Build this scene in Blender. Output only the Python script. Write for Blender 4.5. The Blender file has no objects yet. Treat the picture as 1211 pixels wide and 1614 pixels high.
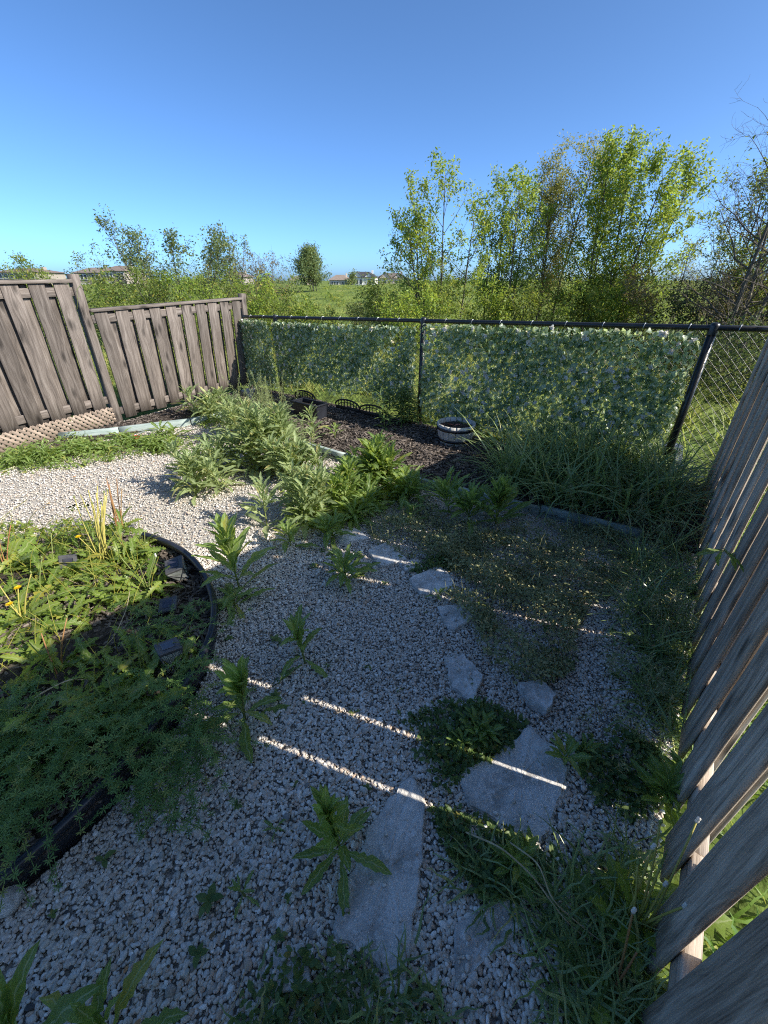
import bpy, math
import numpy as np
from math import radians as R, pi

# ------------------------------------------------------------------ camera, sky, sun
SC = bpy.context.scene
COL = SC.collection
PITCH = 29.83
EYE = 1.58
FPX = 640.0
cam_d = bpy.data.cameras.new('camera')
cam = bpy.data.objects.new('camera', cam_d)
COL.objects.link(cam)
cam.location = (0, 0, EYE)
cam.rotation_euler = (R(90 - PITCH), 0, 0)
cam_d.sensor_fit = 'VERTICAL'
cam_d.sensor_height = 24.0
cam_d.sensor_width = 18.0
cam_d.lens = FPX / 1614 * 24.0
cam_d.clip_start = 0.02
cam_d.clip_end = 3000
SC.camera = cam

SUN_EL = 35.0
SUN_AZ = math.atan2(0.94, -0.34)          # from +Y, clockwise seen from above
world = bpy.data.worlds.new('World')
SC.world = world
world.use_nodes = True
wn = world.node_tree
wn.nodes.clear()
sky = wn.nodes.new('ShaderNodeTexSky')
sky.sky_type = 'NISHITA'
sky.sun_disc = False
sky.sun_elevation = R(SUN_EL)
sky.sun_rotation = SUN_AZ
sky.altitude = 200
sky.air_density = 0.40
sky.dust_density = 1.4
sky.ozone_density = 7.0
bg = wn.nodes.new('ShaderNodeBackground')
bg.inputs[1].default_value = 0.118
wo = wn.nodes.new('ShaderNodeOutputWorld')
sky_tint = wn.nodes.new('ShaderNodeMix')
sky_tint.data_type = 'RGBA'
sky_tint.blend_type = 'MULTIPLY'
sky_tint.inputs[0].default_value = 1.0
sky_tint.inputs[7].default_value = (0.85, 1.0, 0.97, 1)
wn.links.new(sky.outputs[0], sky_tint.inputs[6])
wn.links.new(sky_tint.outputs[2], bg.inputs[0])
wn.links.new(bg.outputs[0], wo.inputs[0])

sun_d = bpy.data.lights.new('sun', 'SUN')
sun_d.energy = 3.1
sun_d.angle = R(0.5)
sun_d.color = (1.0, 0.93, 0.82)
sun = bpy.data.objects.new('sun', sun_d)
COL.objects.link(sun)
_el = R(SUN_EL)
SUNV = np.array([math.sin(SUN_AZ) * math.cos(_el), math.cos(SUN_AZ) * math.cos(_el), math.sin(_el)])
from mathutils import Vector
sun.rotation_euler = Vector(SUNV).to_track_quat('Z', 'Y').to_euler()
sun.location = tuple(SUNV * 30)

SC.view_settings.view_transform = 'Standard'
SC.view_settings.look = 'None'
SC.view_settings.exposure = 1.52
SC.view_settings.gamma = 1.0
SC.render.engine = 'CYCLES'
SC.cycles.filter_width = 1.1
SC.cycles.max_bounces = 8
SC.cycles.transparent_max_bounces = 8
SC.cycles.transmission_bounces = 4
SC.cycles.use_denoising = False

# ------------------------------------------------------------------ yard frame
U = np.array([0.610, 0.792])              # along the right fence, away from the viewer
N = np.array([-0.792, 0.610])             # from the right fence towards the left fence
FENCE_N = -0.335
BACK_S = 4.20


def yard(s, n, z=0.0):
    p = U * s + N * n
    return np.array([p[0], p[1], z])


_c, _s = math.cos(R(PITCH)), math.sin(R(PITCH))


def on_ground(px, py, z=0.0):
    """Ground position (metres) surveyed from the 1211 x 1614 photograph."""
    X = (px - 605.5) / FPX
    Y = -(py - 807) / FPX
    d = np.array([X, _c + Y * _s, -_s + Y * _c])
    t = (z - EYE) / d[2]
    return np.array([d[0] * t, d[1] * t, z])


def bearing(px, py, dist):
    """Point at a given depth on the bearing px; py gives its height."""
    X = (px - 605.5) / FPX
    Y = -(py - 807) / FPX
    d = np.array([X, _c + Y * _s, -_s + Y * _c])
    t = dist / d[1]
    return d * t + np.array([0, 0, EYE])


def land(x, y):
    """Height of the ground outside the yard."""
    x = np.asarray(x, float); y = np.asarray(y, float)
    z = np.interp(y, [-50, 7, 12, 25, 60, 100, 165, 300, 3000], [-.03, -.03, -.25, -.9, -.35, .62, -4, -5, -5])
    w = np.clip((y - 9) / 8, 0, 1)
    return z + w * (0.12 * np.sin(x * .21 + y * .13) + .08 * np.sin(x * .5 - y * .37))


# ------------------------------------------------------------------ mesh helpers
class MB:
    def __init__(self):
        self.V = []; self.Q = []; self.T = []; self.UV = []; self.TI = []; self.n = 0

    def add(self, V, F, uv=None, tint=0.5):
        V = np.asarray(V, float).reshape(-1, 3)
        k = len(V)
        F = np.asarray(F, int)
        if F.size:
            (self.Q if F.shape[1] == 4 else self.T).append(F + self.n)
        self.V.append(V)
        self.UV.append(np.zeros((k, 2)) if uv is None else np.asarray(uv, float))
        t = np.empty(k); t[:] = tint
        self.TI.append(t)
        self.n += k
        return self

    def more(self, F):
        F = np.asarray(F, int)
        (self.Q if F.shape[1] == 4 else self.T).append(F)

    def mesh(self, name, smooth=True):
        me = bpy.data.meshes.new(name)
        V = np.concatenate(self.V); UV = np.concatenate(self.UV); TI = np.concatenate(self.TI)
        Q = np.concatenate(self.Q) if self.Q else np.zeros((0, 4), int)
        T = np.concatenate(self.T) if self.T else np.zeros((0, 3), int)
        me.vertices.add(len(V)); me.vertices.foreach_set('co', V.astype(np.float32).ravel())
        nl = Q.size + T.size
        li = np.concatenate([Q.ravel(), T.ravel()]).astype(np.int32)
        me.loops.add(nl); me.loops.foreach_set('vertex_index', li)
        st = np.concatenate([np.arange(len(Q)) * 4, len(Q) * 4 + np.arange(len(T)) * 3]).astype(np.int32)
        me.polygons.add(len(st)); me.polygons.foreach_set('loop_start', st)
        me.polygons.foreach_set('use_smooth', np.full(len(st), smooth, bool))
        uvl = me.uv_layers.new(name='UVMap')
        uvl.data.foreach_set('uv', UV[li].astype(np.float32).ravel())
        at = me.attributes.new('tint', 'FLOAT', 'POINT')
        at.data.foreach_set('value', TI.astype(np.float32))
        me.update(calc_edges=True)
        me.validate()
        return me

    def build(self, name, mat, parent=None, smooth=True, loc=None):
        o = bpy.data.objects.new(name, self.mesh(name, smooth))
        o.data.materials.append(mat)
        COL.objects.link(o)
        if parent is not None:
            o.parent = parent
        if loc is not None:
            o.location = tuple(loc)
        return o


def tag(o, label=None, cat=None, group=None, kind=None):
    if label: o['label'] = label
    if cat: o['category'] = cat
    if group: o['group'] = group
    if kind: o['kind'] = kind
    return o


def thing(name, label, cat, loc=(0, 0, 0), rz=0.0, group=None):
    o = bpy.data.objects.new(name, None)
    o.empty_display_size = .1
    COL.objects.link(o)
    o.location = tuple(loc)
    o.rotation_euler = (0, 0, rz)
    return tag(o, label, cat, group)


def unit(v):
    v = np.asarray(v, float)
    return v / (np.linalg.norm(v, axis=-1, keepdims=True) + 1e-12)


def tube(mb, P, rad, sides=6, cap=True, tint=0.5):
    P = np.asarray(P, float); k = len(P)
    rad = np.broadcast_to(np.asarray(rad, float), (k,))
    d = np.gradient(P, axis=0); d = unit(d)
    ref = np.array([0, 0, 1.0]) if abs(d[:, 2]).mean() < .8 else np.array([1.0, 0, 0])
    a = unit(np.cross(d, ref)); b = np.cross(d, a)
    th = np.arange(sides) * 2 * pi / sides
    V = P[:, None] + rad[:, None, None] * (np.cos(th)[None, :, None] * a[:, None] + np.sin(th)[None, :, None] * b[:, None])
    L = np.concatenate([[0], np.cumsum(np.linalg.norm(np.diff(P, axis=0), axis=1))])
    uv = np.stack(np.broadcast_arrays(L[:, None], np.arange(sides)[None] / sides), -1)
    i = np.arange(k - 1)[:, None] * sides; j = np.arange(sides)[None]; j2 = (j + 1) % sides
    F = np.stack([i + j, i + j2, i + sides + j2, i + sides + j], -1).reshape(-1, 4)
    base = mb.n
    mb.add(V.reshape(-1, 3), F, uv.reshape(-1, 2), tint)
    if cap:
        for e, r in ((0, 1), (k - 1, -1)):
            c = mb.n
            mb.add(P[e][None], np.zeros((0, 4), int), None, tint)
            js = np.arange(sides)[::r]
            mb.more(np.stack([np.full(sides, c), base + e * sides + np.roll(js, -1), base + e * sides + js], -1))


def lathe(mb, prof, sides=24, ctr=(0, 0, 0), tint=.5):
    prof = np.asarray(prof, float); k = len(prof)
    th = np.arange(sides) * 2 * pi / sides
    V = np.stack([prof[:, 0][:, None] * np.cos(th), prof[:, 0][:, None] * np.sin(th), np.broadcast_to(prof[:, 1][:, None], (k, sides))], -1)
    uv = np.stack(np.broadcast_arrays(np.arange(sides)[None] / sides, prof[:, 1][:, None]), -1)
    i = np.arange(k - 1)[:, None] * sides; j = np.arange(sides)[None]; j2 = (j + 1) % sides
    F = np.stack([i + j, i + j2, i + sides + j2, i + sides + j], -1).reshape(-1, 4)
    mb.add(V.reshape(-1, 3) + np.asarray(ctr), F, uv.reshape(-1, 2), tint)


def box(mb, lo, hi, M=None, tint=.5, ch=0.0):
    """Axis box (optionally chamfered), transformed by M (3x3, offset)."""
    lo = np.asarray(lo, float); hi = np.asarray(hi, float)
    L = hi - lo
    c = min(ch, L.min() * .45)
    if c <= 0:
        V = np.array([[x, y, z] for x in (lo[0], hi[0]) for y in (lo[1], hi[1]) for z in (lo[2], hi[2])])
        F = np.array([[0, 1, 3, 2], [4, 6, 7, 5], [0, 4, 5, 1], [2, 3, 7, 6], [0, 2, 6, 4], [1, 5, 7, 3]])
        F2 = None
    else:
        V = []; idx = {}
        for sx in (0, 1):
            for sy in (0, 1):
                for sz in (0, 1):
                    cr = np.where([sx, sy, sz], hi, lo)
                    sg = np.where([sx, sy, sz], -1, 1)
                    for ax in range(3):
                        p = cr + sg * c; p[ax] = cr[ax]
                        idx[(sx, sy, sz, ax)] = len(V); V.append(p)
        V = np.array(V); F = []; F2 = []
        for ax in range(3):
            o1, o2 = (ax + 1) % 3, (ax + 2) % 3
            for s in (0, 1):
                q = []
                for a, b in ((0, 0), (1, 0), (1, 1), (0, 1)):
                    k = [0, 0, 0]; k[ax] = s; k[o1] = a; k[o2] = b
                    q.append(idx[(*k, ax)])
                F.append(q if s else q[::-1])
            for a in (0, 1):
                for b in (0, 1):
                    k0 = [0, 0, 0]; k0[o1] = a; k0[o2] = b; k1 = list(k0); k1[ax] = 1
                    q = [idx[(*k0, o1)], idx[(*k1, o1)], idx[(*k1, o2)], idx[(*k0, o2)]]
                    F.append(q if (a ^ b) else q[::-1])
        for sx in (0, 1):
            for sy in (0, 1):
                for sz in (0, 1):
                    t = [idx[(sx, sy, sz, a)] for a in range(3)]
                    F2.append(t if (sx + sy + sz) % 2 else t[::-1])
        F = np.array(F); F2 = np.array(F2)
    uv = V[:, [np.argsort(L)[2], np.argsort(L)[1]]]
    if M is not None:
        V = V @ np.asarray(M[0]).T + np.asarray(M[1])
    b = mb.n
    mb.add(V, F, uv, tint)
    if F2 is not None:
        mb.more(F2 + b)


def plank(mb, p0, p1, wdir, w, t, rng, seg=6, warp=.003, ch=.004, tint=None):
    """A board from p0 to p1: chamfered section, slight bow and cup, grain along its UV."""
    p0 = np.asarray(p0, float); p1 = np.asarray(p1, float)
    d = unit(p1 - p0); a = unit(wdir - d * np.dot(wdir, d)); b = np.cross(d, a)
    L = np.linalg.norm(p1 - p0)
    h, q = w / 2, t / 2
    sec = np.array([[-h + ch, -q], [h - ch, -q], [h, -q + ch], [h, q - ch], [h - ch, q], [-h + ch, q], [-h, q - ch], [-h, -q + ch]])
    per = np.array([0, w, w + .005, w + t, w + t + .005, 2 * w + t, 2 * w + t + .005, 2 * w + 2 * t])
    tt = np.linspace(0, 1, seg + 1)
    bow = rng.normal(0, warp) * np.sin(pi * tt) + rng.normal(0, warp * .4, seg + 1)
    side = rng.normal(0, warp * .6) * np.sin(pi * tt) + rng.normal(0, warp * .25, seg + 1)
    V = p0 + tt[:, None, None] * (p1 - p0) + (sec[None, :, 0, None] + side[:, None, None]) * a + (sec[None, :, 1, None] + bow[:, None, None]) * b
    ou, ov = rng.uniform(0, 50, 2)
    uv = np.stack(np.broadcast_arrays(tt[:, None] * L + ou, per[None] + ov), -1)
    i = np.arange(seg)[:, None] * 8; j = np.arange(8)[None]; j2 = (j + 1) % 8
    F = np.stack([i + j, i + j2, i + 8 + j2, i + 8 + j], -1).reshape(-1, 4)
    base = mb.n
    if tint is None: tint = rng.uniform(0, 1)
    mb.add(V.reshape(-1, 3), F, uv.reshape(-1, 2), tint)
    for e, r in ((0, 1), (seg, -1)):
        k = base + e * 8 + np.arange(8)[::-r]
        mb.more(np.array([[k[0], k[1], k[2], k[3]], [k[0], k[3], k[4], k[7]], [k[7], k[4], k[5], k[6]]]))


def leaf_tmpl(nst=10, W=.18, across=5, teeth=.15, fold=.25, bend=.6, prof='weed', wave=.02, seed=0):
    """One leaf, base at the origin, unit length along +X, width Y, up Z."""
    rng = np.random.default_rng(seed)
    t = np.linspace(0, 1, nst)
    if prof == 'weed':
        w = (.10 + .9 * np.clip((t - .08) / .5, 0, 1) ** .8) * np.clip((1 - t) / .35, 0, 1) ** .6
    elif prof == 'dandelion':
        w = (.10 + .9 * t ** .7) * np.clip((1 - t) / .2, 0, 1) ** .7
    elif prof == 'oval':
        w = np.sin(pi * np.clip(t * .97 + .015, 0, 1)) ** .75
    elif prof == 'heart':
        w = np.clip(t / .12, 0, 1) ** .5 * (1 - t) ** .8 * 1.35 + .02
    else:                                            # blade
        w = np.clip((1 - t) * 1.6, 0, 1) ** .8 * (.6 + .4 * np.clip(t / .2, 0, 1))
    z = np.ones(nst); z[1::2] = 1 - teeth; z[0::2] = 1 + teeth * .6
    w = w * z * (1 + rng.normal(0, .04, nst)) * W
    w[-1] = .002
    ang = -bend * t ** 1.2
    dx = np.cos(ang) / (nst - 1); dz = np.sin(ang) / (nst - 1)
    X = np.concatenate([[0], np.cumsum(dx[1:])]); Z = np.concatenate([[0], np.cumsum(dz[1:])])
    y = np.linspace(-1, 1, across)
    sk = rng.normal(0, .02, nst) * np.sin(pi * t)
    V = np.stack(np.broadcast_arrays(X[:, None] + 0 * y, w[:, None] * y[None] + sk[:, None], Z[:, None] + np.abs(y)[None] * w[:, None] * fold + wave * np.sin(t * 17 + seed)[:, None] * y[None] ** 2 * np.sign(y)[None]), -1).reshape(-1, 3)
    uv = np.stack(np.broadcast_arrays(t[:, None], (y[None] + 1) / 2), -1).reshape(-1, 2)
    i = np.arange(nst - 1)[:, None] * across; j = np.arange(across - 1)[None]
    F = np.stack([i + j, i + j + 1, i + across + j + 1, i + across + j], -1).reshape(-1, 4)[:, ::-1]
    return V, F, uv


DIAMOND = (np.array([[0, 0, 0], [.45, -.24, .06], [1, 0, -.08], [.45, .24, .06]]), np.array([[0, 1, 2, 3]]), np.array([[0, .5], [.5, 0], [1, .5], [.5, 1]]))


def frames(az, pitch, roll):
    ca, sa, cp, sp = np.cos(az), np.sin(az), np.cos(pitch), np.sin(pitch)
    f = np.stack([ca * cp, sa * cp, sp], -1)
    s = np.stack([-sa, ca, 0 * ca], -1)
    n = np.cross(f, s)
    cr, sr = np.cos(roll)[:, None], np.sin(roll)[:, None]
    s2 = s * cr + n * sr
    n2 = -s * sr + n * cr
    return np.stack([f, s2, n2], -1)                 # columns


def scatter(mb, tm, P, az, pitch, roll, scale, tint=.5):
    V, F, uv = tm
    n = len(P)
    if n == 0: return
    az, pitch, roll = (np.broadcast_to(np.asarray(a, float), (n,)) for a in (az, pitch, roll))
    sc = np.asarray(scale, float)
    if sc.ndim < 2: sc = np.broadcast_to(sc, (n,))[:, None] * np.ones(3)
    M = frames(az, pitch, roll)
    W = np.einsum('nij,nkj->nki', M, V[None] * sc[:, None, :]) + np.asarray(P)[:, None]
    k = len(V)
    FF = (F[None] + (np.arange(n) * k)[:, None, None]).reshape(-1, F.shape[1])
    mb.add(W.reshape(-1, 3), FF, np.tile(uv, (n, 1)), np.repeat(np.broadcast_to(np.asarray(tint, float), (n,)), k))


def inside(P, poly):
    x, y = P[:, 0], P[:, 1]; r = np.zeros(len(P), bool)
    q = np.roll(poly, -1, axis=0)
    for (x0, y0), (x1, y1) in zip(poly, q):
        c = ((y0 > y) != (y1 > y)) & (x < (x1 - x0) * (y - y0) / (y1 - y0 + 1e-12) + x0)
        r ^= c
    return r


def gpoly(pts):
    return np.array([on_ground(*p)[:2] for p in pts])


def sample(rng, poly, n):
    out = []
    lo, hi = poly.min(0), poly.max(0)
    tot = 0
    while tot < n:
        P = rng.uniform(lo, hi, (n * 2, 2)); P = P[inside(P, poly)]
        out.append(P); tot += len(P)
    return np.concatenate(out)[:n]


# ------------------------------------------------------------------ materials
def newmat(name):
    m = bpy.data.materials.new(name); m.use_nodes = True
    nt = m.node_tree; nt.nodes.clear()
    out = nt.nodes.new('ShaderNodeOutputMaterial')
    return m, nt, out


def nd(nt, typ, **kw):
    n = nt.nodes.new(typ)
    for k, v in kw.items():
        if k.startswith('i_'):
            key = k[2:]
            n.inputs[int(key) if key.isdigit() else key.replace('_', ' ')].default_value = v
        else:
            setattr(n, k, v)
    return n


def ramp(nt, fac, stops):
    r = nt.nodes.new('ShaderNodeValToRGB')
    e = r.color_ramp.elements
    while len(e) < len(stops): e.new(.5)
    for k, (p, c) in zip(e, stops):
        k.position = p; k.color = (*c, 1) if len(c) == 3 else c
    nt.links.new(fac, r.inputs[0])
    return r.outputs[0]


def mixc(nt, f, a, b, mode='MIX'):
    m = nt.nodes.new('ShaderNodeMix'); m.data_type = 'RGBA'; m.blend_type = mode
    for s, v in ((0, f), (6, a), (7, b)):
        if isinstance(v, (int, float)): m.inputs[s].default_value = v
        elif isinstance(v, tuple): m.inputs[s].default_value = (*v, 1) if len(v) == 3 else v
        else: nt.links.new(v, m.inputs[s])
    return m.outputs[2]


def math_(nt, op, a, b=0.0, clamp=False):
    m = nt.nodes.new('ShaderNodeMath'); m.operation = op; m.use_clamp = clamp
    for s, v in ((0, a), (1, b)):
        if isinstance(v, (int, float)): m.inputs[s].default_value = v
        else: nt.links.new(v, m.inputs[s])
    return m.outputs[0]


def leaf_mat(name, ca, cb, tr=None, mix=.42, rough=.5, rib=None, spec=.35, noise=30):
    m, nt, out = newmat(name)
    at = nd(nt, 'ShaderNodeAttribute', attribute_name='tint')
    tc = nd(nt, 'ShaderNodeTexCoord')
    nz = nd(nt, 'ShaderNodeTexNoise', i_Scale=noise, i_Detail=3.0)
    nt.links.new(tc.outputs['Object'], nz.inputs['Vector'])
    f = math_(nt, 'ADD', at.outputs['Fac'], math_(nt, 'MULTIPLY', math_(nt, 'SUBTRACT', nz.outputs[0], .5), .5), True)
    col = mixc(nt, f, ca, cb)
    col = mixc(nt, math_(nt, 'MULTIPLY', math_(nt, 'SUBTRACT', f, .90), 7.0, True), col, tuple(min(1.0, x) for x in (cb[0] * 1.5 + .05, cb[1] * 1.02, cb[2] * .8)))
    if rib:
        uv = nd(nt, 'ShaderNodeUVMap', uv_map='UVMap')
        sp = nd(nt, 'ShaderNodeSeparateXYZ'); nt.links.new(uv.outputs[0], sp.inputs[0])
        v = math_(nt, 'ABSOLUTE', math_(nt, 'SUBTRACT', sp.outputs[1], .5))
        k = math_(nt, 'SUBTRACT', 1.0, math_(nt, 'MULTIPLY', v, 11.0), True)
        w = math_(nt, 'SINE', math_(nt, 'MULTIPLY', math_(nt, 'SUBTRACT', sp.outputs[0], math_(nt, 'MULTIPLY', v, .35)), 60.0))
        k2 = math_(nt, 'MULTIPLY', math_(nt, 'GREATER_THAN', w, .86), .22)
        col = mixc(nt, math_(nt, 'MAXIMUM', k, k2), col, rib)
    p = nd(nt, 'ShaderNodeBsdfPrincipled', i_Roughness=rough)
    p.inputs['Specular IOR Level'].default_value = spec
    nt.links.new(col, p.inputs['Base Color'])
    t = nd(nt, 'ShaderNodeBsdfTranslucent')
    tcol = mixc(nt, .65, col, tr) if tr else col
    nt.links.new(tcol, t.inputs[0])
    mx = nd(nt, 'ShaderNodeMixShader', i_0=mix)
    nt.links.new(p.outputs[0], mx.inputs[1]); nt.links.new(t.outputs[0], mx.inputs[2])
    nt.links.new(mx.outputs[0], out.inputs[0])
    return m


def wood_mat(name, dark, mid, light, rough=.8):
    m, nt, out = newmat(name)
    uv = nd(nt, 'ShaderNodeUVMap', uv_map='UVMap')
    mp = nd(nt, 'ShaderNodeMapping'); mp.inputs['Scale'].default_value = (1.8, 34, 1)
    nt.links.new(uv.outputs[0], mp.inputs[0])
    # knots bend the grain
    mpk = nd(nt, 'ShaderNodeMapping'); mpk.inputs['Scale'].default_value = (3.4, 9, 1)
    nt.links.new(uv.outputs[0], mpk.inputs[0])
    vo = nd(nt, 'ShaderNodeTexVoronoi', i_Scale=1.0); nt.links.new(mpk.outputs[0], vo.inputs['Vector'])
    knot = nd(nt, 'ShaderNodeMapRange'); knot.inputs[1].default_value = .10; knot.inputs[2].default_value = .28
    knot.inputs[3].default_value = 1; knot.inputs[4].default_value = 0
    nt.links.new(vo.outputs['Distance'], knot.inputs[0])
    wb = nd(nt, 'ShaderNodeMapRange'); wb.inputs[1].default_value = 0; wb.inputs[2].default_value = .6
    wb.inputs[3].default_value = 1.4; wb.inputs[4].default_value = 0
    nt.links.new(vo.outputs['Distance'], wb.inputs[0])
    ad = nd(nt, 'ShaderNodeCombineXYZ'); nt.links.new(wb.outputs[0], ad.inputs[1])
    va = nd(nt, 'ShaderNodeVectorMath', operation='ADD')
    nt.links.new(mp.outputs[0], va.inputs[0]); nt.links.new(ad.outputs[0], va.inputs[1])
    n1 = nd(nt, 'ShaderNodeTexNoise', i_Scale=1.0, i_Detail=6.0, i_Roughness=.65); nt.links.new(va.outputs[0], n1.inputs['Vector'])
    mp2 = nd(nt, 'ShaderNodeMapping'); mp2.inputs['Scale'].default_value = (6, 210, 1)
    nt.links.new(uv.outputs[0], mp2.inputs[0])
    n2 = nd(nt, 'ShaderNodeTexNoise', i_Scale=1.0, i_Detail=3.0); nt.links.new(mp2.outputs[0], n2.inputs['Vector'])
    mp3 = nd(nt, 'ShaderNodeMapping'); mp3.inputs['Scale'].default_value = (1.3, 5, 1)
    nt.links.new(uv.outputs[0], mp3.inputs[0])
    n3 = nd(nt, 'ShaderNodeTexNoise', i_Scale=1.0, i_Detail=4.0); nt.links.new(mp3.outputs[0], n3.inputs['Vector'])
    g = math_(nt, 'ADD', math_(nt, 'MULTIPLY', n1.outputs[0], .65), math_(nt, 'MULTIPLY', n2.outputs[0], .35))
    col = ramp(nt, g, [(.33, dark), (.5, mid), (.68, light)])
    at = nd(nt, 'ShaderNodeAttribute', attribute_name='tint')
    br = math_(nt, 'ADD', math_(nt, 'MULTIPLY', at.outputs['Fac'], .55), math_(nt, 'ADD', .38, math_(nt, 'MULTIPLY', n3.outputs[0], .7)))
    hs = nd(nt, 'ShaderNodeHueSaturation'); nt.links.new(col, hs.inputs['Color']); nt.links.new(br, hs.inputs['Value'])
    col = mixc(nt, math_(nt, 'MULTIPLY', knot.outputs[0], .75), hs.outputs[0], tuple(x * .35 for x in dark))
    p = nd(nt, 'ShaderNodeBsdfPrincipled', i_Roughness=rough)
    p.inputs['Specular IOR Level'].default_value = .25
    nt.links.new(col, p.inputs['Base Color'])
    bp = nd(nt, 'ShaderNodeBump', i_Strength=.6, i_Distance=.004)
    nt.links.new(g, bp.inputs['Height']); nt.links.new(bp.outputs[0], p.inputs['Normal'])
    nt.links.new(p.outputs[0], out.inputs[0])
    return m


def plain_mat(name, ca, cb, scale=12, rough=.6, spec=.4, bump=.2, dist=.005, metal=0.0, detail=5.0, coord='Object', tint=0.0):
    m, nt, out = newmat(name)
    tc = nd(nt, 'ShaderNodeTexCoord')
    nz = nd(nt, 'ShaderNodeTexNoise', i_Scale=scale, i_Detail=detail, i_Roughness=.6)
    nt.links.new(tc.outputs[coord], nz.inputs['Vector'])
    f = ramp(nt, nz.outputs[0], [(.33, (0, 0, 0)), (.67, (1, 1, 1))])
    if tint:
        at = nd(nt, 'ShaderNodeAttribute', attribute_name='tint')
        f = math_(nt, 'ADD', math_(nt, 'MULTIPLY', f, 1 - tint), math_(nt, 'MULTIPLY', at.outputs['Fac'], tint), True)
    col = mixc(nt, f, ca, cb)
    p = nd(nt, 'ShaderNodeBsdfPrincipled', i_Roughness=rough, i_Metallic=metal)
    p.inputs['Specular IOR Level'].default_value = spec
    nt.links.new(col, p.inputs['Base Color'])
    if bump:
        bp = nd(nt, 'ShaderNodeBump', i_Strength=bump, i_Distance=dist)
        nt.links.new(nz.outputs[0], bp.inputs['Height']); nt.links.new(bp.outputs[0], p.inputs['Normal'])
    nt.links.new(p.outputs[0], out.inputs[0])
    return m


def pebble_mat():
    m, nt, out = newmat('pebble_stone')
    at = nd(nt, 'ShaderNodeAttribute', attribute_name='tint')
    col = ramp(nt, at.outputs['Fac'], [(0, (.06, .06, .06)), (.06, (.20, .19, .18)), (.22, (.42, .39, .34)), (.40, (.55, .49, .41)), (.55, (.60, .57, .53)), (.70, (.46, .34, .25)), (.76, (.66, .62, .56)), (1.0, (.80, .77, .72))])
    tc = nd(nt, 'ShaderNodeTexCoord')
    nz = nd(nt, 'ShaderNodeTexNoise', i_Scale=160.0, i_Detail=3.0); nt.links.new(tc.outputs['Object'], nz.inputs['Vector'])
    hs = nd(nt, 'ShaderNodeHueSaturation'); nt.links.new(col, hs.inputs['Color'])
    nt.links.new(math_(nt, 'ADD', .7, math_(nt, 'MULTIPLY', nz.outputs[0], .6)), hs.inputs['Value'])
    p = nd(nt, 'ShaderNodeBsdfPrincipled', i_Roughness=.6)
    p.inputs['Specular IOR Level'].default_value = .35
    nt.links.new(hs.outputs[0], p.inputs['Base Color'])
    nt.links.new(p.outputs[0], out.inputs[0])
    return m


def stone_mat():
    m, nt, out = newmat('flagstone')
    tc = nd(nt, 'ShaderNodeTexCoord')
    def noise(sc, det=6.0):
        n = nd(nt, 'ShaderNodeTexNoise', i_Scale=sc, i_Detail=det, i_Roughness=.65); nt.links.new(tc.outputs['Object'], n.inputs['Vector']); return n.outputs[0]
    a, b, c = noise(7.0), noise(38.0, 8.0), noise(150.0, 4.0)
    col = ramp(nt, a, [(.33, (.30, .28, .25)), (.5, (.50, .48, .45)), (.67, (.66, .64, .60))])
    col = mixc(nt, ramp(nt, b, [(.48, (0, 0, 0)), (.62, (.8, .8, .8))]), col, (.66, .645, .62))
    col = mixc(nt, ramp(nt, c, [(.30, (.7, .7, .7)), (.42, (0, 0, 0))]), col, (.17, .16, .15))
    p = nd(nt, 'ShaderNodeBsdfPrincipled', i_Roughness=.8)
    p.inputs['Specular IOR Level'].default_value = .25
    nt.links.new(col, p.inputs['Base Color'])
    h = math_(nt, 'ADD', math_(nt, 'MULTIPLY', a, 1.2), math_(nt, 'ADD', math_(nt, 'MULTIPLY', b, .6), math_(nt, 'MULTIPLY', c, .25)))
    bp = nd(nt, 'ShaderNodeBump', i_Strength=.9, i_Distance=.012)
    nt.links.new(h, bp.inputs['Height']); nt.links.new(bp.outputs[0], p.inputs['Normal'])
    nt.links.new(p.outputs[0], out.inputs[0])
    return m


def ground_mat():
    m, nt, out = newmat('meadow_ground')
    tc = nd(nt, 'ShaderNodeTexCoord')
    n1 = nd(nt, 'ShaderNodeTexNoise', i_Scale=.35, i_Detail=8.0, i_Roughness=.7); nt.links.new(tc.outputs['Object'], n1.inputs['Vector'])
    n2 = nd(nt, 'ShaderNodeTexNoise', i_Scale=6.0, i_Detail=5.0); nt.links.new(tc.outputs['Object'], n2.inputs['Vector'])
    c1 = ramp(nt, n1.outputs[0], [(.35, (.09, .13, .03)), (.5, (.17, .23, .05)), (.62, (.25, .29, .07)), (.72, (.28, .24, .10))])
    c2 = ramp(nt, n2.outputs[0], [(.3, (.35, .35, .35)), (.7, (1.1, 1.1, 1.1))])
    col = mixc(nt, 1.0, c1, c2, 'MULTIPLY')
    p = nd(nt, 'ShaderNodeBsdfPrincipled', i_Roughness=.95)
    p.inputs['Specular IOR Level'].default_value = .1
    nt.links.new(col, p.inputs['Base Color'])
    bp = nd(nt, 'ShaderNodeBump', i_Strength=.8, i_Distance=.12)
    nt.links.new(n2.outputs[0], bp.inputs['Height']); nt.links.new(bp.outputs[0], p.inputs['Normal'])
    nt.links.new(p.outputs[0], out.inputs[0])
    return m


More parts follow.
